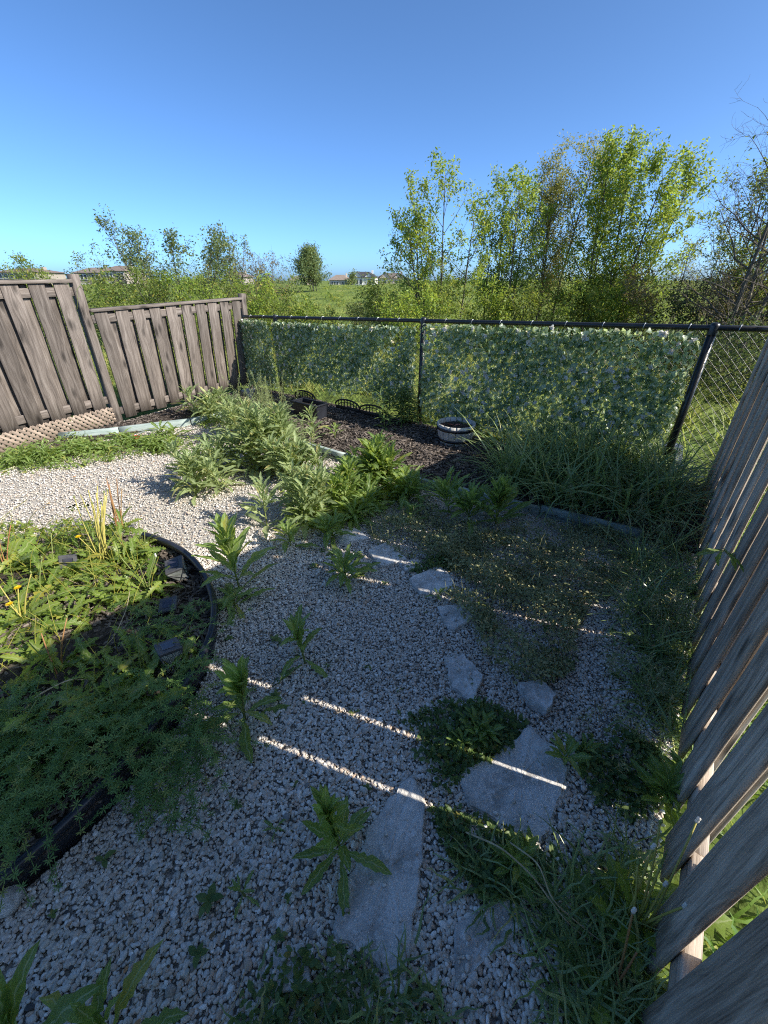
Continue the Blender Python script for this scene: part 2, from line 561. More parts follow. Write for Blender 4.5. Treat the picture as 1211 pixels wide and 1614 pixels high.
M = {}
M['weed'] = leaf_mat('weed_leaf', (.10, .18, .035), (.24, .33, .08), (.52, .64, .10), .48, .42, (.46, .52, .28), .45)
M['greyweed'] = leaf_mat('grey_weed_leaf', (.18, .25, .10), (.36, .43, .19), (.54, .62, .18), .47, .5, (.46, .50, .32), .35)
M['dandelion'] = leaf_mat('dandelion_leaf', (.11, .19, .03), (.25, .32, .055), (.54, .62, .07), .46, .42, (.34, .38, .17), .4)
M['mat'] = leaf_mat('mat_leaf', (.06, .115, .035), (.16, .22, .07), (.36, .46, .09), .35, .5)
M['mat2'] = leaf_mat('chickweed_leaf', (.13, .15, .06), (.42, .42, .22), (.42, .48, .14), .32, .55)
M['cleaver'] = leaf_mat('cleavers_leaf', (.07, .15, .035), (.22, .32, .09), (.44, .56, .09), .36, .5)
M['grass'] = leaf_mat('grass_blade', (.09, .15, .045), (.33, .42, .17), (.50, .60, .15), .36, .32, None, .5)
M['lawn'] = leaf_mat('lawn_blade', (.07, .15, .02), (.17, .27, .04), (.45, .62, .06), .42, .5)
M['meadow'] = leaf_mat('meadow_blade', (.13, .19, .04), (.33, .33, .10), (.55, .60, .12), .42, .6)
M['ivy'] = leaf_mat('plastic_ivy_leaf', (.045, .11, .03), (.66, .72, .55), (.68, .80, .30), .45, .4, (.34, .42, .30), .5, 9)
M['petal'] = leaf_mat('white_petal', (.74, .71, .66), (.84, .82, .76), (.85, .82, .75), .4, .6)
M['yellow'] = leaf_mat('yellow_petal', (.75, .52, .01), (.85, .68, .02), (.9, .66, .02), .3, .6)
M['stem'] = plain_mat('green_stem', (.13, .18, .045), (.22, .24, .08), 20, .5, .3, 0, tint=.5)
M['redstem'] = plain_mat('reddish_stem', (.26, .09, .05), (.30, .20, .07), 20, .5, .3, 0, tint=.6)
M['ystem'] = plain_mat('yellow_green_stem', (.30, .27, .06), (.44, .38, .11), 20, .5, .3, 0, tint=.6)
M['straw'] = plain_mat('dry_straw', (.34, .26, .14), (.52, .43, .28), 30, .7, .2, 0)
M['bark'] = plain_mat('grey_bark', (.06, .052, .042), (.15, .13, .105), 25, .9, .1, .6, .02)
M['wood_sunny'] = wood_mat('weathered_brown_wood', (.036, .030, .026), (.118, .097, .083), (.225, .195, .172))
M['wood_grey'] = wood_mat('weathered_grey_wood', (.09, .07, .053), (.38, .31, .245), (.62, .54, .45))
M['lattice'] = wood_mat('lattice_wood', (.12, .09, .07), (.26, .20, .155), (.36, .29, .23))
M['lumber'] = wood_mat('grey_green_painted_lumber', (.13, .17, .16), (.25, .30, .28), (.36, .40, .37))
M['pebble'] = pebble_mat()
M['gravel'] = plain_mat('gravel_fines', (.20, .185, .165), (.54, .495, .43), 110, .9, .2, .8, .012)
M['mulch'] = plain_mat('mulch_soil', (.018, .014, .011), (.07, .056, .045), 45, .95, .15, .8, .02)
M['chip'] = plain_mat('mulch_chip', (.035, .028, .024), (.235, .195, .165), 9, .85, .2, .2, .004, tint=.7)
M['stone'] = stone_mat()
M['black'] = plain_mat('black_plastic', (.012, .013, .017), (.022, .024, .032), 8, .32, .5, .05)
M['blackmetal'] = plain_mat('black_vinyl_coated_steel', (.010, .011, .012), (.02, .02, .022), 14, .35, .5, .05)
M['ground'] = ground_mat()
M['lattice_black'] = plain_mat('black_edging', (.012, .012, .012), (.03, .028, .026), 20, .6, .3, .1)

# ------------------------------------------------------------------ ground
def terrain():
    def axis(lo, hi, fine, k):
        a = np.linspace(0, 1, k)
        return a
    xs = np.concatenate([-np.geomspace(1500, 12, 40), np.linspace(-11.5, 11.5, 70), np.geomspace(12, 1500, 40)])
    ys = np.concatenate([np.linspace(-40, -5, 8), np.linspace(-4, 30, 110), np.geomspace(30.6, 2500, 90)])
    X, Y = np.meshgrid(xs, ys)
    Z = land(X, Y)
    nx, ny = len(xs), len(ys)
    V = np.stack([X, Y, Z], -1).reshape(-1, 3)
    i = np.arange(ny - 1)[:, None] * nx; j = np.arange(nx - 1)[None]
    F = np.stack([i + j, i + j + 1, i + nx + j + 1, i + nx + j], -1).reshape(-1, 4)
    o = MB().add(V, F).build('ground', M['ground'])
    tag(o, kind='structure')


terrain()


def sheet(name, poly, z, mat, res=.12, amp=0.0, fn=None):
    """A ground sheet: fan-free grid clipped to a convex-ish polygon (fine grid inside, edge ring)."""
    poly = np.asarray(poly, float)
    c = poly.mean(0)
    per = []
    for a, b in zip(poly, np.roll(poly, -1, axis=0)):
        k = max(1, int(np.linalg.norm(b - a) / res))
        per += [a + (b - a) * t / k for t in range(k)]
    per = np.array(per); m = len(per)
    rings = max(3, int(np.linalg.norm(per - c, axis=1).mean() / res))
    rr = np.linspace(0.02, 1, rings)
    P = c + rr[:, None, None] * (per - c)[None]
    zz = np.full(P.shape[:2], z)
    if fn is not None: zz = zz + fn(P[..., 0], P[..., 1])
    V = np.concatenate([P, zz[..., None]], -1).reshape(-1, 3)
    i = np.arange(rings - 1)[:, None] * m; j = np.arange(m)[None]; j2 = (j + 1) % m
    F = np.stack([i + j, i + m + j, i + m + j2, i + j2], -1).reshape(-1, 4)
    # orient up
    a, b, d = V[F[0, 0]], V[F[0, 1]], V[F[0, 3]]
    if np.cross(b - a, d - a)[2] < 0: F = F[:, ::-1]
    mb = MB().add(V, F)
    o = mb.build(name, mat)
    return tag(o, kind='structure')


def und(x, y):
    return .006 * np.sin(x * 3.1 + y * 1.7) + .005 * np.sin(x * 5.3 - y * 4.1 + 1)


YARD = np.array([yard(-2.6, FENCE_N)[:2], yard(BACK_S, FENCE_N)[:2], yard(BACK_S, 6.1)[:2], yard(1.9, 5.75)[:2], yard(-.5, 5.6)[:2], yard(-2.6, 5.5)[:2]])
sheet('gravel_bed', YARD, -.008, M['gravel'], .15, fn=und)
BACKBED = np.array([yard(2.95, FENCE_N + .03)[:2], yard(4.17, FENCE_N + .03)[:2], yard(4.17, 5.9)[:2], yard(2.75, 4.3)[:2], yard(2.70, 3.3)[:2], yard(2.76, 1.7)[:2]])
sheet('mulch_bed', BACKBED, .028, M['mulch'], .1, fn=und)
LEFTBED = np.array([yard(.2, 5.3)[:2], yard(1.3, 5.25)[:2], yard(2.46, 5.05)[:2], yard(3.6, 5.2)[:2], yard(3.9, 5.95)[:2], yard(1.9, 5.68)[:2], yard(.2, 5.62)[:2]])
sheet('soil_strip', LEFTBED, .02, M['mulch'], .1, fn=und)
BED_C = np.array([-2.0, 1.2]); BED_R = 1.16
th = np.linspace(0, 2 * pi, 40, endpoint=False)
ROUND = BED_C + BED_R * np.stack([np.cos(th), np.sin(th)], -1)
sheet('round_bed', ROUND, .05, M['mulch'], .08, fn=lambda x, y: .02 * np.sin(x * 4 + 1) * np.cos(y * 5) + .03 * np.clip(1 - np.hypot(x - BED_C[0], y - BED_C[1]) / BED_R, 0, 1))


def ico(sub=0):
    import bmesh
    bm = bmesh.new(); bmesh.ops.create_icosphere(bm, subdivisions=sub + 1, radius=1.0)
    V = np.array([v.co[:] for v in bm.verts]); F = np.array([[v.index for v in f.verts] for f in bm.faces])
    bm.free()
    return V, F, np.zeros((len(V), 2))


def pebbles():
    rng = np.random.default_rng(11)
    mb = MB()
    keep = []
    def layer(n, lo, hi):
        P = rng.uniform(lo, hi, (n, 2))
        P = P[inside(P, YARD)]
        P = P[~inside(P, BACKBED) & ~inside(P, LEFTBED)]
        P = P[np.hypot(P[:, 0] - BED_C[0], P[:, 1] - BED_C[1]) > BED_R + .01]
        return P[(P[:, 1] > .05) & (np.abs(P[:, 0]) < 1.25 * P[:, 1] + .75)]
    near = layer(235000, [-2.2, 0], [2.2, 2.6]); 
    near = near[np.hypot(near[:, 0], near[:, 1]) < 2.6]
    dn = np.hypot(near[:, 0], near[:, 1])
    near = near[rng.uniform(0, 1, len(near)) < np.clip(1.15 - .15 * dn, .8, 1)]
    farp = layer(190000, [-5, .5], [3.2, 6.6]); farp = farp[np.hypot(farp[:, 0], farp[:, 1]) >= 2.6]
    P = np.concatenate([near, farp])
    d = np.hypot(P[:, 0], P[:, 1])
    n = len(P)
    print('pebbles', n)
    r = rng.lognormal(math.log(.0047), .30, n).clip(.0028, .012) * np.clip(.9 + .09 * d, 1, 1.25)
    OCT = (np.array([[1, 0, 0], [.1, 1, .05], [-1, .1, 0], [0, -1, -.05], [.05, .1, 1.0], [0, 0, -.8]]), np.array([[0, 1, 4], [1, 2, 4], [2, 3, 4], [3, 0, 4], [1, 0, 5], [2, 1, 5], [3, 2, 5], [0, 3, 5]]), np.zeros((6, 2)))
    for sel, tm in ((d < 1.15, ico(1)), ((d >= 1.15) & (d < 2.6), ico(0)), (d >= 2.6, OCT)):
        for v in range(4):
            q = sel & (np.arange(n) % 4 == v)
            V, F, uv = tm
            rr = np.random.default_rng(90 + v)
            V = V * (1 + rr.normal(0, .05, (len(V), 1)))
            m = q.sum()
            sc = np.stack([r[q] * rng.uniform(1.0, 1.8, m), r[q] * rng.uniform(.75, 1.1, m), r[q] * rng.uniform(.5, .8, m)], -1)
            z = rng.uniform(-.003, .007, m) + und(P[q, 0], P[q, 1])
            scatter(mb, (V, F, uv), np.column_stack([P[q], z]), rng.uniform(0, 2 * pi, m), rng.normal(0, .35, m), rng.normal(0, .35, m), sc, np.clip(rng.normal(.52 + .05 * np.sin(P[q, 0] * 2.3 + 1) * np.sin(P[q, 1] * 1.9), .20, m), 0, 1))
    o = mb.build('gravel', M['pebble'])
    tag(o, kind='stuff')


pebbles()


def chips():
    rng = np.random.default_rng(5)
    mb = MB()
    V = np.array([[-.5, -.5, -.5], [.5, -.5, -.5], [.5, .5, -.5], [-.5, .5, -.5], [-.5, -.5, .5], [.5, -.4, .5], [.45, .5, .5], [-.5, .4, .5]])
    F = np.array([[4, 5, 6, 7], [0, 1, 5, 4], [1, 2, 6, 5], [2, 3, 7, 6], [3, 0, 4, 7]])
    for poly, k, z0 in ((BACKBED, 9000, .036), (LEFTBED, 1400, .026), (ROUND, 9000, .072)):
        P = sample(rng, poly, k)
        if poly is ROUND: z = z0 + .03 * np.clip(1 - np.hypot(P[:, 0] - BED_C[0], P[:, 1] - BED_C[1]) / BED_R, 0, 1) - .015
        else: z = z0 + und(P[:, 0], P[:, 1]) - .002
        z = z + rng.uniform(0, .008, k)
        sc = np.stack([rng.lognormal(math.log(.032), .4, k), rng.uniform(.006, .014, k), rng.uniform(.003, .007, k)], -1)
        scatter(mb, (V, F, np.zeros((8, 2))), np.column_stack([P, z]), rng.uniform(0, 2 * pi, k), rng.normal(0, .22, k), rng.normal(0, .4, k), sc, rng.uniform(0, 1, k) ** 1.5)
    o = mb.build('bark_mulch', M['chip'], smooth=False)
    tag(o, kind='stuff')


chips()

# ------------------------------------------------------------------ flagstones
STONES = [
    ('big long pitted flagstone beside the leafy weed, nearest pale slab', [(650, 1225), (668, 1262), (669, 1330), (657, 1430), (640, 1545), (600, 1532), (560, 1502), (525, 1470), (545, 1400), (580, 1312), (612, 1262)]),
    ('large smooth blue-grey flagstone with a light strip across it, between weed patches', [(835, 1150), (872, 1180), (895, 1215), (872, 1290), (850, 1342), (800, 1312), (738, 1275), (722, 1222), (780, 1192)]),
    ('grey pointed flagstone under a grass tuft at the bottom of the path', [(718, 1462), (760, 1428), (802, 1420), (838, 1455), (800, 1490), (745, 1530), (716, 1565)]),
    ('small triangular pale flagstone midway up the gravel path', [(700, 1040), (730, 1036), (762, 1068), (748, 1112), (714, 1088)]),
    ('pale wedge flagstone touching the edge of the creeping weed mat', [(690, 960), (742, 955), (762, 966), (716, 996), (700, 986)]),
    ('broken pale flagstone crossed by two thin strips of sunlight', [(645, 915), (690, 895), (716, 912), (712, 937), (660, 940)]),
    ('light flagstone half covered by trailing weeds behind the low leafy rosette', [(580, 872), (608, 858), (642, 884), (600, 896)]),
    ('rough flagstone with a raised corner at the foot of the weed mat', [(815, 1085), (850, 1080), (874, 1104), (860, 1127), (832, 1112)]),
    ('farthest flagstone at the edge of the sunlit gravel', [(520, 842), (560, 835), (582, 850), (540, 861)]),
    ('small sliver of flagstone between trailing weeds', [(628, 890), (660, 884), (668, 898), (640, 902)]),
    ('dark flagstone almost buried in gravel left of the long slab', [(432, 1502), (478, 1490), (492, 1555), (436, 1572)]),
]


def flagstone(label, px, i):
    rng = np.random.default_rng(200 + i)
    P = gpoly(px)
    c = P.mean(0)
    # roughen the outline
    per = []
    for a, b in zip(P, np.roll(P, -1, axis=0)):
        k = max(2, int(np.linalg.norm(b - a) / .025))
        e = unit(b - a); nn = np.array([-e[1], e[0]])
        for t in range(k):
            per.append(a + (b - a) * t / k + nn * rng.normal(0, .0035))
    per = np.array(per); m = len(per)
    tilt = rng.normal(0, .012, 2)
    top = .021 if i not in (7,) else .045
    rings = [(1.0, -.01), (1.006, top - .009), (.992, top - .0045), (.975, top - .004), (.962, top), (.75, top), (.5, top), (.25, top), (.03, top)]
    V = []
    for q, z in rings:
        X = c + (per - c) * q
        zz = z + ((X - c) @ tilt if z > 0 else 0) + (rng.normal(0, .0012, m) if .2 < q < .97 else 0)
        V.append(np.column_stack([X, np.broadcast_to(zz, (m,))]))
    V = np.concatenate(V)
    k = len(rings)
    ii = np.arange(k - 1)[:, None] * m; j = np.arange(m)[None]; j2 = (j + 1) % m
    F = np.stack([ii + j, ii + j2, ii + m + j2, ii + m + j], -1).reshape(-1, 4)
    a, b, d = V[F[-1, 0]], V[F[-1, 1]], V[F[-1, 3]]
    if np.cross(b - a, d - a)[2] < 0: F = F[:, ::-1]
    V = np.vstack([V, [[c[0], c[1], top]]]) - [c[0], c[1], 0]
    b0 = (k - 1) * m
    tri = np.stack([b0 + np.arange(m), b0 + (np.arange(m) + 1) % m, np.full(m, k * m)], -1)
    if np.cross(V[tri[0, 1]] - V[tri[0, 0]], V[tri[0, 2]] - V[tri[0, 0]])[2] < 0: tri = tri[:, ::-1]
    o = MB().add(V, F, None, rng.uniform())
    o.more(tri)
    o = o.build('flagstone', M['stone'], smooth=False, loc=(c[0], c[1], 0))
    tag(o, label, 'stepping stone', 'flagstones set in the gravel path')


for i, (lb, px) in enumerate(STONES): flagstone(lb, px, i)

# ------------------------------------------------------------------ wooden fences
def z3(v2, z=0.0): return np.array([v2[0], v2[1], z])


def right_fence():
    rng = np.random.default_rng(3)
    root = thing('wooden_fence', 'tall grey board fence in shade along the right, lit grass showing through its gaps', 'fence', yard(1.2, FENCE_N))
    off = np.array(root.location)
    u3 = z3(U)
    per = .222
    bend = lambda q: .085 * float(np.clip((q - 1.9) / 2.2, 0, 1)) ** 1.3
    front, rear = MB(), MB()
    top = lambda q: float(np.interp(q, [1.0, 3.3], [1.83, 1.60]))
    # narrow slits where a rear board has slipped along: distance along the fence -> width
    slits = ((.88, .011), (1.10, .0075), (1.77, .008), (1.99, .012), (2.21, .009), (2.43, .006), (2.65, .006))
    s = .949 + per * 14
    while s > -2.5:
        w = .138 + rng.normal(0, .002)
        plank(front, yard(s, FENCE_N - .010 + bend(s), (.055 if s < 1.5 else .02) + rng.uniform(-.02, .02)) - off, yard(s + rng.normal(0, .002), FENCE_N - .010 + bend(s), top(s) - .02) - off, u3, w, .018, rng, 8, .002, .0035)
        edge = s - .069
        sl = [wd for q, wd in slits if abs(q - edge) < .06]
        shift = -.005 - sl[0] if sl else rng.normal(.005, .003)
        sr = s - per / 2 + shift
        plank(rear, yard(sr, FENCE_N - .068 + bend(sr), .02 + rng.uniform(0, .03)) - off, yard(sr, FENCE_N - .068 + bend(sr), top(s) - .03) - off, u3, .116, .018, rng, 8, .0012, .0035)
        s -= per
    front.build('board_panel', M['wood_grey'], root)
    rear.build('rear_board_panel', M['wood_grey'], root)
    for zr, dz in ((.20, 0), (1.05, 0), (1.66, -.22)):
        mb = MB()
        plank(mb, yard(-2.6, FENCE_N - .0395, zr) - off, yard(.9, FENCE_N - .0395, zr) - off, np.array([0, 0, 1.0]), .088, .036, rng, 8, .001, .003, .6)
        plank(mb, yard(.904, FENCE_N - .0395, zr) - off, yard(2.1, FENCE_N - .0395, zr + dz * .36) - off, np.array([0, 0, 1.0]), .088, .036, rng, 8, .001, .003, .6)
        plank(mb, yard(2.104, FENCE_N - .037, zr + dz * .36) - off, yard(BACK_S - .02, FENCE_N - .0395 + bend(BACK_S), zr + dz) - off, np.array([0, 0, 1.0]), .088, .036, rng, 14, .001, .003, .6)
        mb.build('rail', M['wood_grey'], root)
    for sp in (BACK_S - .02, 1.78, -.65):
        mb = MB()
        plank(mb, yard(sp, FENCE_N - .135, -.1) - off, yard(sp, FENCE_N - .135, top(sp)) - off, u3, .09, .09, rng, 4, .001, .004, .5)
        mb.build('post', M['wood_grey'], root)
    mb = MB()
    plank(mb, yard(-2.6, FENCE_N - .04, 1.822) - off, yard(.998, FENCE_N - .04, 1.822) - off, z3(N), .13, .03, rng, 10, .001, .004, .6)
    plank(mb, yard(1.0, FENCE_N - .04, 1.822) - off, yard(BACK_S + .03, FENCE_N + .03, 1.51) - off, z3(N), .15, .03, rng, 10, .001, .004, .6)
    mb.build('cap_rail', M['wood_grey'], root)


right_fence()


def left_panel(label, a, b, z0, z1a, z1b, n, lean_a, lean_b, seed, post_end=True, lattice=False):
    """Board-on-board panel from a (near) to b (far): tops z1a..z1b, boards racked by lean."""
    rng = np.random.default_rng(seed)
    a = np.asarray(a, float); b = np.asarray(b, float)
    root = thing('wooden_fence', label, 'fence', z3((a + b) / 2))
    off = np.array(root.location)
    d = unit(b - a); L = np.linalg.norm(b - a)
    nn = np.array([d[1], -d[0]])                     # towards the yard
    d3, n3 = z3(d), z3(nn)
    front, rear = MB(), MB()
    per = L / n
    for k in range(n):
        for mb, o, sh in ((front, .028, .5), (rear, -.028, .96)):
            t = (k + sh) * per
            if t > L - .02: continue
            f = t / L
            p = a + d * t
            zt = z1a + (z1b - z1a) * f - .035
            ln = lean_a + (lean_b - lean_a) * f + rng.normal(0, .006)
            zb = z0 + rng.uniform(-.015, .015)
            P0 = z3(p, zb) + n3 * o - off
            P1 = z3(p + d * ln * zt, zt) + n3 * o - off
            plank(mb, P0, P1, d3, min(.15, per * (.755 if mb is front else .60)) + rng.normal(0, .002), .017, rng, 6, .004, .003)
    front.build('board_panel', M['wood_sunny'], root)
    rear.build('rear_board_panel', M['wood_sunny'], root)
    for zr in (.07, .93):
        mb = MB()
        za = z0 + (z1a - z0) * zr - (.0 if zr < .9 else .02); zb = z0 + (z1b - z0) * zr - (.0 if zr < .9 else .02)
        plank(mb, z3(a + d * lean_a * za, za) - off, z3(b + d * lean_b * zb, zb) - off, np.array([0, 0, 1.0]), .085, .037, rng, 6, .001, .003, .8)
        mb.build('rail', M['wood_sunny'], root)
    mb = MB()
    plank(mb, z3(a + d * lean_a * z1a, z1a - .017) - off, z3(b + d * lean_b * z1b, z1b - .017) - off, n3, .12, .034, rng, 6, .001, .004, .9)
    mb.build('cap_rail', M['wood_sunny'], root)
    if post_end:
        mb = MB()
        q = b + d * .055
        plank(mb, z3(q, -.1) - off, z3(q + d * lean_b * (z1b + .05), z1b + .05) - off, d3, .088, .088, rng, 5, .002, .005, .6)
        mb.build('post', M['wood_sunny'], root)
    if lattice:
        mb = MB()
        H = .19; Lw = L
        base = a + nn * .06
        step = .062
        for fam, oo in ((1, .004), (-1, .010)):
            c = -H
            while c < Lw:
                # diagonal lath clipped to the strip
                pts = []
                for zz in (0, H):
                    x = c + (zz if fam == 1 else H - zz)
                    pts.append((x, zz))
                (x0, h0), (x1, h1) = pts
                def clip(x, h, X, Hh):
                    if x < 0: t = (0 - x) / (X - x); return 0, h + (Hh - h) * t
                    if x > Lw: t = (Lw - x) / (X - x); return Lw, h + (Hh - h) * t
                    return x, h
                c0 = clip(x0, h0, x1, h1); c1 = clip(x1, h1, x0, h0)
                if abs(c0[1] - c1[1]) > .03:
                    p0 = z3(base + d * c0[0], .03 + c0[1]) + n3 * oo; p1 = z3(base + d * c1[0], .03 + c1[1]) + n3 * oo
                    plank(mb, p0 - off, p1 - off, np.cross(n3, unit(p1 - p0)), .028, .005, rng, 1, 0, .001)
                c += step
        mb.build('lattice', M['lattice'], root)
    return root


PA0, PA1 = yard(.3, 5.48)[:2], yard(1.88, 5.74)[:2]
PB0, PB1 = yard(1.98, 5.72)[:2], yard(4.13, 6.04)[:2]
left_panel('tall brown board fence panel with lattice along its foot, leftmost', PA0, PA1, .20, 1.56, 1.58, 7, 0.02, 0.02, 21, True, True)
left_panel('lower leaning brown board fence panel ending at the ivy covered chain fence', PB0, PB1, .06, 1.29, 1.34, 10, 0.02, .07, 22, True, False)

# ------------------------------------------------------------------ painted lumber edging
def lumber_edge(label, segs, h):
    rng = np.random.default_rng(31)
    a0 = np.asarray(segs[0])
    root = thing('garden_edging', label, 'edging', z3(a0))
    off = np.array(root.location)
    for a, b in zip(segs[:-1], segs[1:]):
        a = np.asarray(a); b = np.asarray(b)
        d = unit(b - a)
        mb = MB()
        plank(mb, z3(a + d * .004, h / 2 - .02) - off, z3(b - d * .004, h / 2 - .02 + rng.normal(0, .006)) - off, np.array([0, 0, 1.0]), h + .04, .038, rng, 6, .003, .004)
        mb.build('edging_board', M['lumber'], root)


G2 = lambda x, y: on_ground(x, y)[:2]
lumber_edge('grey green lumber edging along the front of the back mulch bed', [G2(470, 704), G2(545, 727), G2(665, 768), G2(850, 812), G2(1010, 853)], .085)
lumber_edge('grey green lumber edging below the leaning fence panel', [G2(96, 694), G2(190, 684), G2(302, 670), G2(370, 655)], .085)

# ------------------------------------------------------------------ chain-link fence
RAIL = lambda n: 1.262 - .0308 * n


def chain_fence():
    rng = np.random.default_rng(41)
    root = thing('chain_link_fence', 'black chain link fence with a pipe top rail closing the back of the yard', 'fence', yard(BACK_S, 2.7))
    off = np.array(root.location)
    n0, n1 = -.5, 5.98
    mb = MB(); tube(mb, [yard(BACK_S, n, RAIL(n)) - off for n in np.linspace(n0, n1, 12)], .021, 10)
    mb.build('top_rail', M['blackmetal'], root)
    for n, lean in ((.07, 0), (2.68, 0), (5.28, -.05)):
        mb = MB()
        tube(mb, [yard(BACK_S, n - lean * .0, -.1) - off, yard(BACK_S, n + lean, RAIL(n) - .02) - off], .030, 12)
        lathe(mb, [(.034, -.05), (.034, .012), (.03, .028), (.015, .036), (.001, .037)], 12, yard(BACK_S, n + lean, RAIL(n)) - off)
        mb.build('post', M['blackmetal'], root)
    mb = MB()
    st = .072; H = 1.0
    for fam in (1, -1):
        c = n0 - 1.4
        while c < n1 + 1.4:
            e = []
            for z in (.03, 1.0):
                n = c + fam * (z * (1.24) - .6); e.append((n, z))
            (na, za), (nb, zb) = e
            ts = np.array([0, 1.0])
            lo = (n0 - na) / (nb - na); hi = (n1 - na) / (nb - na)
            if lo > hi: lo, hi = hi, lo
            t0, t1 = max(0, lo), min(1, hi)
            if t1 - t0 > .02:
                pts = []
                for t in np.linspace(t0, t1, 3):
                    n = na + (nb - na) * t; z = .03 + (RAIL(n) - .03) * ((za + (zb - za) * t) - .03) / .97
                    pts.append(yard(BACK_S + .018 + fam * .0016, n, z) - off)
                tube(mb, pts, .0021, 4, False)
            c += st
    mb.build('wire_mesh', M['blackmetal'], root)
    tie = plain_mat('aluminium_tie', (.35, .36, .37), (.6, .6, .6), 20, .35, .5, 0, metal=.6)
    for n in np.arange(n0 + .1, n1, .31):
        mb = MB()
        th = np.linspace(0, 2 * pi, 9)
        c = yard(BACK_S, n, RAIL(n)) - off
        tube(mb, [c + z3(U) * .024 * math.cos(t) + np.array([0, 0, .024 * math.sin(t)]) + z3(N) * .012 * t / 6 for t in th], .0034, 5, False)
        mb.build('wire_tie', tie, root)


chain_fence()

HEART = leaf_tmpl(6, .46, 3, .0, .25, .35, 'heart', 0, 3)


def ivy_screen(label, n0, n1, ztop_off, zbot, density, seed, fl, ragged=.05, pale=.5):
    rng = np.random.default_rng(seed)
    nm = (n0 + n1) / 2
    root = thing('artificial_ivy_screen', label, 'ivy screen', yard(BACK_S - .04, nm))
    off = np.array(root.location)
    A = (n1 - n0) * 1.0
    k = int(A * density)
    n = rng.uniform(n0, n1, k)
    top = RAIL(n) - ztop_off
    bot = zbot + ragged * np.sin(n * 7 + seed) + rng.normal(0, .03, k)
    z = bot + (top - bot) * rng.uniform(0, 1, k)
    # patchy gaps
    den = np.sin(n * 4.1 + seed) * np.sin(z * 6.3 + n * 1.7) + .5 * np.sin(n * 11 + z * 9) + .5 * np.sin(n * 2.1 + seed * 2)
    keep = rng.uniform(-1.7, 1.2, k) < den + .5
    n, z = n[keep], z[keep]; k = len(n)
    s = BACK_S - .03 - rng.uniform(0, .055, k)
    P = U[None] * s[:, None] + N[None] * n[:, None]
    P = np.column_stack([P, z]) - off
    az0 = math.atan2(-U[1], -U[0])
    az = az0 + rng.normal(0, .9, k)
    mb = MB()
    scatter(mb, HEART, P, az, rng.normal(-.75, .45, k), rng.normal(0, .5, k), rng.uniform(.031, .053, k), np.clip(rng.normal(pale, .38, k), 0, 1))
    mb.build('foliage', M['ivy'], root)
    # the backing lattice of vine stems
    mb = MB()
    for fam in (1, -1):
        for c in np.arange(n0 - 1.0, n1 + 1.0, .16):
            pts = []
            for t in np.linspace(0, 1, 9):
                zz = zbot + .03 + (1.12 - zbot) * t; q = c + fam * t * .9
                if n0 <= q <= n1: pts.append(yard(BACK_S - .028 + fam * .003, q, min(zz, RAIL(q) - ztop_off)) - off)
            if len(pts) > 2: tube(mb, pts, .0032, 4, False)
    mb.build('vine_lattice', M['stem'], root)
    # little white cloth flowers, each its own part
    n = rng.uniform(n0 + .03, n1 - .03, fl); z = zbot + .10 + (RAIL(n) - ztop_off - zbot - .10) * rng.uniform(0, 1, fl) ** .8
    pet = leaf_tmpl(4, .40, 3, 0, .1, .3, 'oval', 0, 1)
    for q in range(fl):
        mb = MB()
        c = yard(BACK_S - .092, n[q], z[q]) - off
        big = rng.uniform(.7, 1.3)
        for e in range(3):
            cc = c - z3(U) * .003 * e
            for a in range(5):
                w = a * 2 * pi / 5 + rng.uniform(0, 1)
                dv = np.append(N * math.cos(w), math.sin(w)) * .9 - z3(U) * .35
                azp = math.atan2(dv[1], dv[0]); pt = math.asin(np.clip(dv[2] / np.linalg.norm(dv), -1, 1))
                scatter(mb, pet, cc[None], azp, pt, rng.uniform(-1.6, 1.6), rng.uniform(.026, .034) * big * (1 - .25 * e), rng.uniform(0, 1))
        mb.build('flower', M['petal'], root)


ivy_screen('short dense artificial ivy panel between the wooden fence and the first black post', 5.33, 6.05, .03, .10, 4600, 51, 5, .04, .4)
ivy_screen('sparse artificial ivy panel between the two left black posts, meadow showing through', 2.74, 5.22, .05, .27, 3600, 52, 34, .06, .33)
ivy_screen('dense artificial ivy panel with white flowers in front of the tall trees', .12, 2.63, .02, .12, 4400, 53, 98, .05, .36)

# ------------------------------------------------------------------ weeds
WEED = [leaf_tmpl(15, .092, 5, .24, .35, .5 + .3 * k, 'weed', .012, 60 + k) for k in range(4)]
WEEDB = [leaf_tmpl(15, .118, 5, .05, .35, .25 + .25 * k, 'weed', .012, 70 + k) for k in range(4)]
DAND = [leaf_tmpl(18, .14, 3, .42, .25, .7 + .35 * k, 'dandelion', .01, 80 + k) for k in range(3)]
OVAL = [leaf_tmpl(5, .26, 3, 0, .3, .3 + .5 * k, 'oval', 0, k) for k in range(2)]
BLADE = [leaf_tmpl(7, .016, 2, 0, 0, .5 + .55 * k, 'blade', 0, k) for k in range(4)]
NEEDLE = (np.array([[0, -.05, 0], [.5, -.11, .04], [1, 0, -.03], [.5, .11, .04], [0, .05, 0]]), np.array([[0, 1, 3, 4]]), np.array([[0, .4], [.5, 0], [1, .5], [.5, 1], [0, .6]]))


def needle_add(mb, P, az, pt, sc, ti):
    V = np.array([[0, 0, 0], [.5, -.12, .03], [1, 0, -.04], [.5, .12, .03]])
    scatter(mb, (V, np.array([[0, 1, 2, 3]]), np.array([[0, .5], [.5, 0], [1, .5], [.5, 1]])), P, az, pt, 0, sc, ti)


